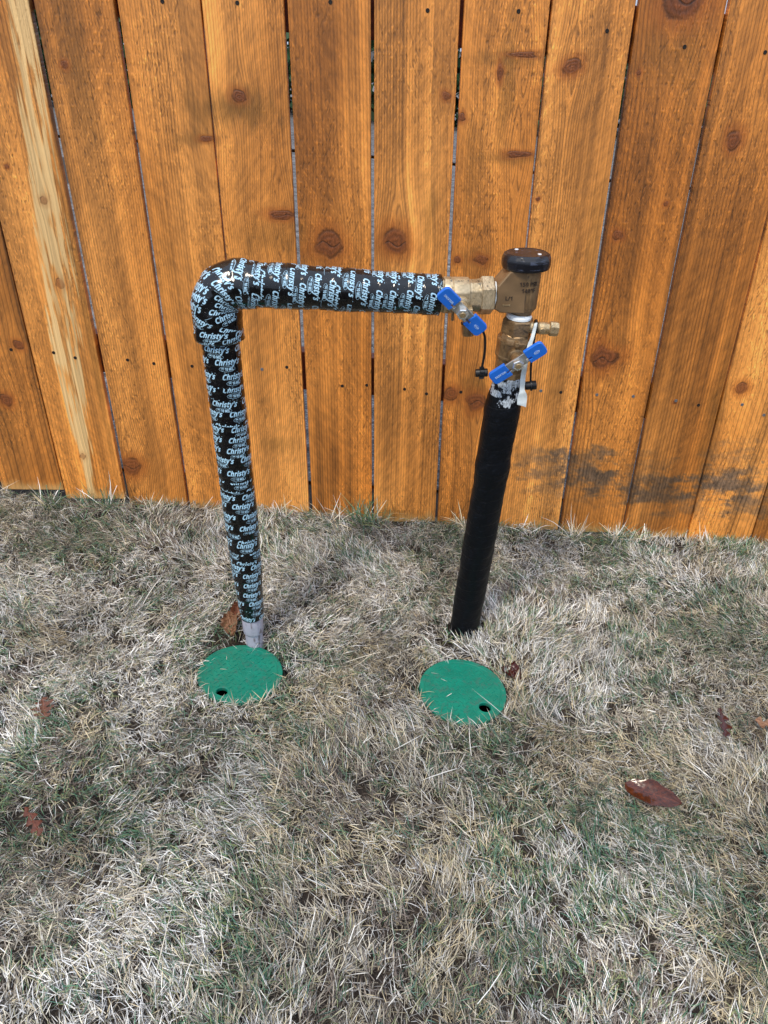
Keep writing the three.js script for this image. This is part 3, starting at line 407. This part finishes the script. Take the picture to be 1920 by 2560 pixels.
{ // the plain black riser, with white sealant smeared on its top
  const N = 512, Hh = 1024, r = rng(91); const cv = document.createElement('canvas'); cv.width = N; cv.height = Hh; const c = cv.getContext('2d'); c.fillStyle = '#04070d'; c.fillRect(0, 0, N, Hh);
  for (let k = 0; k < 2600; k++) { const a = 0.05 + 0.20 * r() * r(), x = r() * N, y = r() * Hh, l = 3 + 22 * r(); c.strokeStyle = `rgba(120,150,195,${a})`; c.lineWidth = 0.6 + r() * 0.8; c.beginPath(); c.moveTo(x, y); c.lineTo(x + l, y - l * (0.12 + 0.25 * r())); c.stroke(); }
  for (let k = 0; k < 420; k++) { c.fillStyle = `rgba(170,180,190,${0.1 + 0.3 * r()})`; c.fillRect(r() * N, r() * Hh, 1, 1 + 2 * r()); }
  const im = c.getImageData(0, 0, N, Hh); for (let j = 0; j < 240; j++) for (let i = 0; i < N; i++) { const u = i / N, y = j / Hh * 0.57; const sx = (u - 0.50) / 0.20; let m = 0; const n = fbm(i / 26, j / 14), f = vn(i / 5, j / 4); if (y < 0.030) m = ss(0.42, 0.60, n * 0.9 + f * 0.15 + 0.12 - Math.abs(sx) * 0.06 - y * 5); m = Math.max(m, ss(0.48, 0.60, n * 0.5 + f * 0.12 + 0.46 - Math.hypot((u - 0.50) / 0.14, (y - 0.034) / 0.012) * 0.42)); const k = (j * N + i) * 4; for (let q = 0; q < 3; q++) im.data[k + q] = lerp(im.data[k + q], [196, 206, 214][q] * (0.7 + 0.4 * f), m); } c.putImageData(im, 0, 0);
  const t = new THREE.CanvasTexture(cv); t.colorSpace = THREE.SRGBColorSpace; t.magFilter = THREE.LinearFilter;
  const bm = dataTex(256, 512, (i, j, cc) => { cc[0] = cc[1] = cc[2] = 110 + 60 * vn(i / 3 + j / 2, j / 1.4 + i / 8) + 50 * fbm(i / 20, j / 20) - 60 * ((j / 22 - i / 256 * 1.0 + 40) % 1 > 0.93 ? 1 : 0); }, false, true);
  const base = V(0.1625, -0.06, -1.2145), pts = lineP(base, V(0.1962, 0.5500, -1.1618), 300);
  const rf = (v, u, L) => { const y = -0.06 + L; return lerp(0.0208, 0.0277, ss(0.550, 0.490, y)) + 0.0009 * ss(0.5, 0.3, y) + 0.0022 * Math.exp(-(((y - 0.38) / 0.02) ** 2)) + 0.0012 * ss(0.40, 0.46, y) + 0.0022 * (vn(Math.cos(u * 6.283) * 1.4 + 6, L * 20 + Math.sin(u * 6.283)) - 0.5) + 0.0011 * (vn(Math.cos(u * 6.283) * 3 + 6, L * 75 + Math.sin(u * 6.283) * 3) - 0.5) + rip(v, u, L, 0.027, 0.0004); };
  part('black_riser', at(sweep(pts, rf, 56), A0), phys({ map: t, bumpMap: bm, bumpScale: 0.0016, roughness: 0.5, ior: 1.32 }), asm).userData.label = 'plain black taped riser with white sealant smears at its top';
}
{ // the paper tag
  const pts = [[0.2268, 0.640, -1.1420], [0.2245, 0.628, -1.1380], [0.2205, 0.612, -1.1340], [0.2170, 0.596, -1.1310], [0.2150, 0.575, -1.1310], [0.2142, 0.555, -1.1310], [0.2145, 0.540, -1.1300], [0.2160, 0.526, -1.1290], [0.2162, 0.511, -1.1290]].map((p) => V(...p)), cu = new THREE.CatmullRomCurve3(pts), n = 48, m = 4, base = V(0.2162, 0.511, -1.129);
  const P = [], I = [];
  for (const s of [1, -1]) for (let i = 0; i <= n; i++) { const t = i / n, p = cu.getPoint(t), w = lerp(0.0022, 0.0038, ss(0, 0.4, t)) + 0.0044 * ss(0.76, 0.90, t), yaw = 0.5 * Math.sin(t * 4.5) + 0.15; for (let j = 0; j <= m; j++) { const q = j / m * 2 - 1, cut = t > 0.97 ? -q * 0.004 : 0; P.push(p.x + q * w * Math.cos(yaw), p.y + cut + 0.0010 * Math.sin(t * 31 + q), p.z + q * w * Math.sin(yaw) + 0.0012 * q * q + s * 0.0002 + 0.0007 * Math.sin(t * 40)); } }
  const st = (n + 1) * (m + 1); for (let i = 0; i < n; i++) for (let j = 0; j < m; j++) { const a = i * (m + 1) + j, b = a + 1, c = a + m + 1, d = c + 1; I.push(a, c, b, b, c, d, a + st, b + st, c + st, b + st, d + st, c + st); }
  for (let i = 0; i < n; i++) for (const j of [0, m]) { const a = i * (m + 1) + j, c = a + m + 1; j ? I.push(a, c, a + st, c, c + st, a + st) : I.push(a, a + st, c, c, a + st, c + st); }
  const g = new THREE.BufferGeometry(); g.setAttribute('position', new THREE.Float32BufferAttribute(P, 3)); g.setIndex(I); at(g, base); g.computeVertexNormals();
  const tg = part('paper_tag', g, std({ color: 0xd6dedd, roughness: 0.75, side: THREE.DoubleSide }), scene); tg.position.copy(base);
  tag(tg, 'narrow white paper tag hanging beside the riser valve', 'tag');
}

// ---------------------------------------------------------------- valve box lids
{
  const r = rng(404), green = (seed) => dataTex(256, 256, (i, j, c) => { const n = fbm(i / 30 + seed, j / 30), d = ss(0.56, 0.76, fbm(i / 22 + seed * 3, j / 16 + 9) * 0.8 + 0.25 * vn(i / 3, j / 3)) * 0.55, v = 0.9 + 0.2 * n + 0.08 * vn(i / 2, j / 2); c[0] = lerp(4 * v, 84, d); c[1] = lerp(117 * v, 102, d); c[2] = lerp(96 * v, 90, d); }, true, false);
  LIDS.forEach((l, li) => {
    const g0 = thing('valve_box', V(l.c.x, l.c.y - 0.12, l.c.z), li ? 'sunken valve box with clean green round lid in front of the black riser' : 'sunken valve box with dirt-smeared green round lid in front of the white pipe end', 'valve box', 'round green valve boxes in the lawn');
    g0.rotation.set(li ? 0.03 : -0.02, 0, -0.065); { const d = V(0, 0.12, 0).applyEuler(g0.rotation); g0.position.set(l.c.x - d.x, l.c.y - d.y, l.c.z - d.z); }
    const s = new THREE.Shape(); s.absarc(0, 0, l.r - 0.0015, 0, Math.PI * 2); const h = new THREE.Path(); h.absarc(l.hole[0], -l.hole[1], li ? 0.0122 : 0.0115, 0, Math.PI * 2); s.holes.push(h);
    const lg = new THREE.ExtrudeGeometry(s, { depth: 0.005, bevelEnabled: true, bevelThickness: 0.0016, bevelSize: 0.0015, bevelSegments: 2, curveSegments: 72 }); lg.rotateX(-Math.PI / 2); lg.translate(0, 0.113, 0);
    const p = lg.attributes.position, u = lg.attributes.uv; for (let k = 0; k < p.count; k++) u.setXY(k, p.getX(k) / (2 * l.r) + 0.5, p.getZ(k) / (2 * l.r) + 0.5);
    const m = std({ map: green(li ? 4 : 21), roughness: 0.42 }), lid = part('lid', lg, m, g0);
    const rim = new THREE.TorusGeometry(l.r - 0.0095, 0.0008, 6, 96); rim.rotateX(Math.PI / 2); rim.translate(0, 0.1197, 0); const gm = std({ color: lin(0.004, 0.205, 0.135), roughness: 0.42 }); part('rim_bead', rim, gm, lid);
    const bars = []; let k = 0; for (let y = -6; y <= 6; y++) for (let x = -6; x <= 6; x++, k++) { const px = x * 0.0112 + (y & 1) * 0.0056, pz = y * 0.0098; if (Math.hypot(px, pz) > l.r - 0.016 || Math.hypot(px - l.hole[0], pz - l.hole[1]) < 0.015 || Math.hypot(px - 0.015, pz - 0.006) < 0.013) continue; const b = new RoundedBoxGeometry(0.0072, 0.0022, 0.0020, 1, 0.0005); b.rotateY((x + y) & 1 ? 0.8 : -0.8); b.translate(px, 0.1199, pz); bars.push(b); }
    part('raised_tread', mergeGeometries(bars), gm, lid).userData.kind = 'stuff';
    const em = []; for (const R of [0.0098, 0.0052]) { const t = new THREE.TorusGeometry(R, 0.0006, 6, 40); t.rotateX(Math.PI / 2); t.translate(0.015, 0.1197, 0.006); em.push(t); } part('raised_emblem', mergeGeometries(em), gm, lid);
    part('box_body', lathe([[l.r - 0.004, -0.02], [l.r - 0.004, 0.1105], [l.r + 0.0015, 0.1105], [l.r + 0.0015, 0.1140], [l.r + 0.0040, 0.1140], [l.r + 0.0040, -0.02]], V(0, 0, 0), V(0, 1, 0), 72), std({ color: 0x101a16, roughness: 0.7 }), g0);
    const fl = new THREE.CircleGeometry(l.r, 48); fl.rotateX(-Math.PI / 2); fl.translate(0, -0.015, 0); part('box_floor', fl, std({ color: 0x120f0c, roughness: 1, side: THREE.DoubleSide }), g0);
  });
}

// ---------------------------------------------------------------- fallen leaves
// half-width and forward sweep along the midrib; closed, thin, curled
function leafGeo(len, wf, o = {}) {
  const n = o.n || 40, m = 6, P = [], I = [], UV = [], th = 0.00035;
  for (const s of [1, -1]) for (let i = 0; i <= n; i++) { const t = i / n, w = wf(t); for (let j = -m; j <= m; j++) { const q = j / m, W = w[q < 0 ? 0 : 1], x = q * W, z = (t - 0.5) * len + (w[2] || 0) * Math.abs(q) * len; const y = (o.cup || 0) * x * x / 0.02 + (o.arch || 0) * (0.25 - (t - 0.5) ** 2) * len + (o.twist || 0) * x * (t - 0.5) + 0.0016 * (fbm(t * 9 + (o.seed || 0), q * 3 + 5) - 0.5) * (o.rough || 1) + 0.006 * (o.crumple || 0) * (Math.abs(vn(t * 7 + (o.seed || 0), q * 4 + 2) - 0.5) + 0.5 * Math.abs(vn(t * 17 + 3, q * 9 + (o.seed || 0)) - 0.5)) + s * th; P.push(x, y, z); UV.push(q * 0.5 + 0.5, t); } }
  const c = 2 * m + 1, st = (n + 1) * c; for (let i = 0; i < n; i++) for (let j = 0; j < 2 * m; j++) { const a = i * c + j, b = a + 1, d = a + c, e = d + 1; I.push(a, d, b, b, d, e, a + st, b + st, d + st, b + st, e + st, d + st); }
  for (let i = 0; i < n; i++) for (const j of [0, 2 * m]) { const a = i * c + j, d = a + c; j ? I.push(a, d, a + st, d, d + st, a + st) : I.push(a, a + st, d, d, a + st, d + st); }
  const g = new THREE.BufferGeometry(); g.setAttribute('position', new THREE.Float32BufferAttribute(P, 3)); g.setAttribute('uv', new THREE.Float32BufferAttribute(UV, 2)); g.setIndex(I); g.computeVertexNormals(); return g;
}
const leafTex = (a, b, seed, rib) => dataTex(128, 256, (i, j, c) => { const u = i / 128 - 0.5, t = j / 256, n = fbm(i / 12 + seed, j / 16), sp = ss(0.64, 0.76, fbm(i / 6 + seed, j / 6 + 3)) * 0.55, vein = Math.max(Math.exp(-((u / 0.018) ** 2)), 0.5 * Math.exp(-(((((t * 9 - Math.abs(u) * 4) % 1 + 1) % 1 - 0.5) / 0.07) ** 2))) * rib; for (let q = 0; q < 3; q++) c[q] = lerp(lerp(lerp(a[q], b[q], n), b[q] * 0.45, sp), Math.min(255, a[q] * 1.5 + 20), vein); }, true, false);
const oak = (W, seed) => (t) => { const env = Math.pow(Math.sin(Math.PI * Math.min(1, Math.max(0, t * 0.94 + 0.03))), 0.7), k = (t * 3.6 + 0.15 * seed), f = k - Math.floor(k), k2 = k + 0.35, f2 = k2 - Math.floor(k2); const l = (q) => 0.18 + 0.82 * Math.pow(ss(0, 0.62, q) * ss(1, 0.74, q), 1.1); return [Math.max(0.0012, W * env * l(f)), Math.max(0.0012, W * env * l(f2)), 0.10 * env]; };
function leaf(name, geo, mat, pos, rot, label, group) { const m = part(name, geo, mat, scene); m.name = numbered(name); m.position.copy(pos); m.rotation.set(...rot, 'YXZ'); tag(m, label, 'leaf', group); return m; }
{
  const G = (x, z, h) => V(x, gy(x, z) + h, z);
  const mag = (t) => { const w = 0.0195 * Math.pow(Math.sin(Math.PI * Math.pow(t * 0.97 + 0.02, 0.8)), 0.75) * (1 + 0.07 * Math.sin(t * 17)); return [Math.max(0.0007, w), Math.max(0.0007, w * 0.95), 0]; };
  leaf('magnolia_leaf', leafGeo(0.088, mag, { cup: 0.42, arch: 0.07, seed: 3, rough: 1.6, twist: 0.6 }), phys({ map: leafTex([100, 46, 20], [48, 19, 9], 5, 0.3), roughness: 0.16, ior: 1.5 }), G(0.427, -0.803, 0.026), [0.10, 1.27, 0.42], 'glossy red-brown oval leaf, the largest one, lying alone on the grass');
  const oakM = (a, b, s, ro) => std({ map: leafTex(a, b, s, 0.35), roughness: ro });
  const rust = oakM([112, 54, 24], [64, 28, 13], 15, 0.42), pink = oakM([122, 78, 58], [82, 48, 36], 25, 0.55), dark = oakM([84, 28, 16], [42, 15, 10], 35, 0.3), tan = oakM([150, 112, 82], [104, 70, 48], 45, 0.6);
  leaf('oak_leaf', leafGeo(0.055, oak(0.0105, 1), { n: 80, cup: -0.3, arch: 0.1, seed: 8 }), rust, G(-0.497, -0.704, 0.017), [0.1, 0.75, 0.25], 'small rust-coloured lobed leaf on pale grass away from the pipes');
  leaf('oak_leaf', leafGeo(0.058, oak(0.019, 0.3), { n: 80, cup: 0.4, arch: 0.05, seed: 18 }), pink, G(-0.566, -0.925, 0.007), [-0.1, 0.45, 0.1], 'dull pinkish brown lobed leaf half buried in green blades');
  leaf('oak_leaf', leafGeo(0.070, oak(0.013, 2), { n: 80, cup: 0.5, arch: 0.1, seed: 28 }), dark, G(0.603, -0.972, 0.022), [0.0, -0.2, -0.35], 'narrow dark red lobed leaf on bleached grass');
  leaf('oak_leaf', leafGeo(0.060, oak(0.022, 0.8), { n: 80, cup: 0.4, arch: 0.12, seed: 38 }), tan, G(0.692, -0.968, 0.022), [0.1, 1.1, 0.2], 'light tan leaf next to the narrow dark red one');
  const ov = (W) => (t) => { const w = W * Math.pow(Math.sin(Math.PI * (t * 0.96 + 0.02)), 0.8) * (1 + 0.22 * (vn(t * 14, W * 900) - 0.5)); return [w, w * (0.8 + 0.4 * vn(t * 9 + 3, 4)), 0]; };
  leaf('dead_leaf', leafGeo(0.042, ov(0.015), { cup: 0.9, arch: 0.2, seed: 48, rough: 3, crumple: 2 }), dark, G(0.243, -1.085, 0.001), [0.2, 0.9, 0.1], 'dark maroon crumpled leaf against the rim of the clean green lid');
  leaf('dead_leaf', leafGeo(0.052, ov(0.015), { cup: 0.8, arch: 0.3, seed: 58, rough: 6, crumple: 3 }), tan, G(-0.296, -1.165, 0.006), [0.55, 0.25, 0.2], 'crumpled tan dead leaf leaning against the taped pipe foot');
  leaf('dead_leaf', leafGeo(0.050, ov(0.017), { cup: 1.1, arch: 0.2, seed: 68, rough: 4, crumple: 3 }), oakM([140, 84, 54], [92, 50, 30], 55, 0.5), G(-0.288, -1.205, 0.004), [0.5, -0.3, -0.4], 'curled brown dead leaf behind the taped pipe foot');
}

// ---------------------------------------------------------------- the turf
{
  const r = rng(2024), gauss = () => (r() + r() + r() - 1.5) * 1.15;
  function blade(bend, seg, curlSide) { // unit length, unit width, bends towards +z
    const P = [], I = [], UV = []; let y = 0, z = 0, a = 0;
    for (let i = 0; i <= seg; i++) { const t = i / seg, w = 0.5 * (i === seg ? 0.06 : Math.min(1, 0.62 + t * 1.1) * (1 - 0.55 * t * t)), s = curlSide * t * t; P.push(-w + 0 + 0, y, z, w, y, z); void s; UV.push(0, t, 1, t); a += bend / seg; y += Math.cos(a) / seg; z += Math.sin(a) / seg; }
    for (let i = 0; i < seg; i++) { const k = i * 2; I.push(k, k + 1, k + 2, k + 1, k + 3, k + 2); }
    const g = new THREE.BufferGeometry(); g.setAttribute('position', new THREE.Float32BufferAttribute(P, 3)); g.setAttribute('uv', new THREE.Float32BufferAttribute(UV, 2)); g.setIndex(I); g.computeVertexNormals(); return g;
  }
  const shapes = [0.1, 0.5, 1.0, 1.7, -0.5, 2.4].map((b) => blade(b, Math.abs(b) < 0.2 ? 2 : 3, 0));
  const sets = { dry: [], green: [] };
  const M = new THREE.Matrix4(), q = new THREE.Quaternion(), q2 = new THREE.Quaternion(), Y = V(0, 1, 0), X = V(1, 0, 0), ZA = V(0, 0, 1), qr = new THREE.Quaternion();
  function add(set, x, y, z, yaw, tilt, len, wid, R, Gc, B, sh) {
    q.setFromAxisAngle(Y, yaw); q2.setFromAxisAngle(X, tilt); qr.setFromAxisAngle(Y, (r() - 0.5) * 1.6); q.multiply(q2).multiply(qr);
    M.compose(V(x, y, z), q, V(wid, len, len)); set.push([M.elements.slice(), R, Gc, B, sh]);
  }
  const allowed = (x, z, pad) => {
    if (z < ZF + 0.004) return false;
    for (const l of LIDS) if (Math.hypot(x - l.c.x, z - l.c.z) < l.r + 0.003 + pad) return false;
    if (Math.hypot(x - LP.x - 0.005, z - LP.z) < 0.021 || Math.hypot(x - RP.x, z - RP.z) < 0.031) return false;
    return true;
  };
  const bare = (x, z) => Math.max(Math.exp(-(((x - LP.x + 0.035) / 0.04) ** 2 + ((z - LP.z + 0.00) / 0.035) ** 2)), Math.exp(-(((x - RP.x + 0.045) / 0.03) ** 2 + ((z - RP.z - 0.02) / 0.03) ** 2)), Math.exp(-(((x - 0.055) / 0.02) ** 2 + ((z + 1.04) / 0.04) ** 2)));
  const PAL = [[0.66, 0.60, 0.47], [0.80, 0.78, 0.72], [0.62, 0.52, 0.33], [0.42, 0.37, 0.29], [0.70, 0.70, 0.68], [0.22, 0.18, 0.15], [0.44, 0.42, 0.26]];
  const GRN = [[0.055, 0.150, 0.080], [0.10, 0.20, 0.11], [0.20, 0.24, 0.10], [0.05, 0.13, 0.09]];
  const x0 = -1.35, x1 = 1.35, z0 = -1.625, z1 = -0.12;
  // tufts: blades that share a root, a lean and a tone
  // where the photograph shows bleached, tawny, greener and dead brown patches
  const PALE = [[0.36, -1.05, 0.09], [0.60, -0.95, 0.10], [-0.42, -1.00, 0.07], [0.50, -1.52, 0.12], [0.02, -1.30, 0.06], [-0.30, -0.62, 0.08]], WARM = [[0.28, -0.86, 0.07], [-0.05, -1.02, 0.06], [0.18, -0.93, 0.04]], GREENS = [[-0.55, -0.86, 0.05], [-0.05, -1.45, 0.06], [0.40, -0.75, 0.06], [-0.70, -1.40, 0.12], [0.22, -0.62, 0.1], [0.10, -1.20, 0.05]], DARKS = [[-0.36, -1.08, 0.045], [-0.41, -1.20, 0.05], [-0.06, -0.80, 0.07], [-0.33, -0.93, 0.05], [0.02, -0.62, 0.06]];
  const NTUFT = 26000;
  for (let k = 0; k < NTUFT; k++) {
    const tx = lerp(x0, x1, r()), tz = lerp(z0, z1, r()), half = 0.34 + 0.5 * ss(-0.3, -1.6, tz) + 0.13 - 0.0; const inView = Math.abs(tx) < half + 0.12;
    if (!inView && r() < 0.72) continue;
    if (r() < bare(tx, tz) * 0.97) continue;
    const spot = (L) => { let m = 0; for (const [x, z, R] of L) m = Math.max(m, Math.exp(-((tx - x) ** 2 + (tz - z) ** 2) / (R * R))); return m; };
    const pale = fbm(tx * 3.2 + 11, tz * 3.2 + 5) + 0.35 * spot(PALE), warm = fbm(tx * 4.5 + 71, tz * 4.5 + 15) + 0.3 * spot(WARM), gr = fbm(tx * 5.5 + 31, tz * 5.5 + 61) + 0.22 * spot(GREENS), dk = fbm(tx * 6 + 91, tz * 6 + 21) + 0.4 * spot(DARKS);
    const flow = fbm(tx * 2.6 + 3, tz * 2.6 + 8) * 9 + gauss() * 0.8, upright = 0.35 + 0.5 * vn(tx * 7 + 5, tz * 7), tall = 0.75 + 0.6 * vn(tx * 9 + 15, tz * 9 + 2);
    const isGreen = r() < ss(0.46, 0.70, gr) * 0.40 + 0.12, n = 13 + Math.floor(r() * 12);
    let pick = pale > 0.50 ? (r() < 0.75 ? (r() < 0.55 ? 1 : 4) : 0) : warm > 0.54 ? (r() < 0.62 ? 2 : 0) : (r() < 0.4 ? 3 : r() < 0.75 ? 0 : 1); if (dk > 0.62 && r() < 0.6) pick = 5;
    const patch = 0.74 + 0.56 * ss(0.25, 0.75, fbm(tx * 7 + 51, tz * 7 + 3) * 0.6 + pale * 0.4), [pr, pg, pb] = PAL[pick], sp = 0.006 + 0.010 * r();
    for (let b = 0; b < n; b++) {
      const x = tx + gauss() * sp, z = tz + gauss() * sp; if (!allowed(x, z, 0)) continue;
      const yaw = flow + gauss() * (0.7 + 0.6 * r()), tilt = Math.min(1.62, Math.max(0.05, (1.34 - upright * 0.60) + gauss() * 0.42)), len = (0.012 + 0.022 * r()) * tall, wid = (0.0006 + 0.0008 * r()) * (inView ? 1 : 1.7), t = (r() < 0.26 ? 0.10 + 0.20 * r() : 0.64 + 0.58 * r()) * patch;
      const h = gy(x, z) - 0.010 + r() * 0.014;
      const g = isGreen && r() < 0.72;
      if (g) { const [a, c, d] = GRN[Math.floor(r() * 4)]; add(sets.green, x, h + 0.003, z, yaw + gauss(), tilt * 0.78, len * 0.95, wid * 0.95, a * t * 1.15, c * t * 1.15, d * t * 1.15, Math.floor(r() * 6)); }
      else { const mx = r() < 0.45 ? PAL[Math.floor(r() * 7)] : [pr, pg, pb]; add(sets.dry, x, h, z, yaw, tilt, len, wid, mx[0] * t, mx[1] * t, mx[2] * t, Math.floor(r() * 6)); }
    }
  }
  // loose thatch lying flat on top and underneath
  for (let k = 0; k < 34000; k++) {
    const x = lerp(x0, x1, r()), z = lerp(z0, z1, r()); if (!allowed(x, z, 0) || r() < bare(x, z) * 0.85) continue;
    const p = PAL[r() < 0.3 ? 1 : Math.floor(r() * 6)], t = 0.3 + 0.7 * r();
    add(sets.dry, x, gy(x, z) - 0.011 + 0.018 * r() * r(), z, r() * 6.28, 1.35 + gauss() * 0.2, 0.013 + 0.022 * r(), 0.0006 + 0.0007 * r(), p[0] * t, p[1] * t, p[2] * t, Math.floor(r() * 3));
  }
  // longer stray stems
  for (let k = 0; k < 260; k++) {
    const x = lerp(x0, x1, r()), z = lerp(z0, z1, r()); if (!allowed(x, z, 0.01)) continue; const t = 0.8 + 0.4 * r(), p = PAL[r() < 0.5 ? 1 : 0];
    add(sets.dry, x, gy(x, z) + 0.004 + 0.012 * r(), z, r() * 6.28, 1.15 + gauss() * 0.2, 0.045 + 0.05 * r(), 0.0010 + 0.0005 * r(), p[0] * t, p[1] * t, p[2] * t, Math.floor(r() * 3));
  }
  // clippings on the lids
  for (const l of LIDS) for (let k = 0; k < 6; k++) { const a = r() * 6.28, R = l.r * 0.9 * Math.sqrt(r()), x = l.c.x + R * Math.cos(a), z = l.c.z + R * Math.sin(a), p = PAL[r() < 0.6 ? 1 : 0]; if (Math.hypot(x - l.c.x - l.hole[0], z - l.c.z - l.hole[1]) > 0.025) add(sets.dry, x, l.c.y + 0.0012 - 0.065 * (x - l.c.x) + (l === LIDS[1] ? -0.03 : 0.02) * (z - l.c.z), z, r() * 6.28, 1.56, 0.006 + 0.012 * r(), 0.0011, p[0], p[1], p[2], 0); }
  // blades leaning over the near edges of the lids
  for (const l of LIDS) for (let k = 0; k < 200; k++) { const cl = Math.floor(r() * 9), a = Math.min(3.1, Math.max(0.05, 0.25 + cl * 0.33 + gauss() * 0.16)), R = l.r + 0.003 + 0.016 * r(), x = l.c.x + R * Math.cos(a), z = l.c.z + R * Math.sin(a), t = 0.5 + 0.6 * r(), p = r() < 0.15 ? GRN[Math.floor(r() * 4)] : PAL[Math.floor(r() * 4)]; add(sets.dry, x, gy(x, z) - 0.004, z, Math.PI + (r() - 0.5) * 4.0, 0.25 + 0.9 * r(), (0.012 + 0.026 * r()), 0.0009 + 0.0009 * r(), p[0] * t, p[1] * t, p[2] * t, Math.floor(r() * 4)); }
  // taller tufts against the fence boards
  for (const [tx, n, h, g] of [[-0.05, 70, 0.10, 0.75], [-0.02, 40, 0.085, 0.7], [-0.12, 26, 0.075, 0.2], [0.20, 40, 0.075, 0.15], [0.47, 34, 0.10, 0.2], [0.57, 60, 0.080, 0.5], [0.63, 30, 0.075, 0.3], [-0.66, 50, 0.09, 0.8], [-0.72, 30, 0.08, 0.7], [-0.36, 20, 0.06, 0.2], [-0.24, 26, 0.06, 0.5], [0.36, 20, 0.06, 0.3], [0.80, 24, 0.055, 0.2], [-0.56, 26, 0.06, 0.3], [-0.80, 26, 0.065, 0.6]])
    for (let b = 0; b < n; b++) { const x = tx + gauss() * 0.022, z = ZF + 0.020 + 0.03 * r(), t = 0.7 + 0.5 * r(), isG = r() < g, p = isG ? GRN[Math.floor(r() * 4)] : PAL[Math.floor(r() * 3)]; add(isG ? sets.green : sets.dry, x, gy(x, z) - 0.004, z, r() * 6.28, 0.35 + 0.5 * r(), h * (0.5 + 0.6 * r()), 0.0015 + 0.0008 * r(), p[0] * t * 1.2, p[1] * t * 1.2, p[2] * t * 1.2, Math.floor(r() * 5)); }
  let tris = 0;
  for (const [key, name, label, mat] of [['dry', 'dry_grass', 'bleached straw-coloured grass blades covering the lawn', std({ color: 0xffffff, vertexColors: true, roughness: 0.55, side: THREE.DoubleSide })], ['green', 'green_grass', 'scattered blue-green grass blades among the dry lawn', std({ color: 0xffffff, vertexColors: true, roughness: 0.45, side: THREE.DoubleSide })]]) {
    const list = sets[key]; let nv = 0, ni = 0; for (const a of list) { nv += shapes[a[4]].attributes.position.count; ni += shapes[a[4]].index.count; }
    const P = new Float32Array(nv * 3), N = new Float32Array(nv * 3), C = new Float32Array(nv * 3), I = new Uint32Array(ni); let v = 0, k = 0;
    for (const [e, R, Gc, B, sh] of list) {
      const p = shapes[sh].attributes.position.array, nn = shapes[sh].attributes.normal.array, ix = shapes[sh].index.array, sx = Math.hypot(e[0], e[1], e[2]) ** 2, sy = Math.hypot(e[4], e[5], e[6]) ** 2;
      for (const q3 of ix) I[k++] = v + q3;
      for (let t = 0; t < p.length; t += 3, v++) {
        const x = p[t], y = p[t + 1], z = p[t + 2], a = nn[t] / sx, b = nn[t + 1] / sy, c = nn[t + 2] / sy;
        for (let d = 0; d < 3; d++) { P[v * 3 + d] = e[d] * x + e[4 + d] * y + e[8 + d] * z + e[12 + d]; N[v * 3 + d] = e[d] * a + e[4 + d] * b + e[8 + d] * c; }
        const L = Math.hypot(N[v * 3], N[v * 3 + 1], N[v * 3 + 2]) || 1; N[v * 3] /= L; N[v * 3 + 1] /= L; N[v * 3 + 2] /= L;
        C[v * 3] = R; C[v * 3 + 1] = Gc; C[v * 3 + 2] = B;
      }
    }
    const g = new THREE.BufferGeometry(); g.setAttribute('position', new THREE.BufferAttribute(P, 3)); g.setAttribute('normal', new THREE.BufferAttribute(N, 3)); g.setAttribute('color', new THREE.BufferAttribute(C, 3)); g.setIndex(new THREE.BufferAttribute(I, 1));
    const gm = part(name, g, mat, null); top(gm, name); tag(gm, label, 'grass', null, 'stuff'); tris += ni / 3;
  }
  console.log('blades', sets.dry.length, sets.green.length, tris);
}

renderer.render(scene, camera);
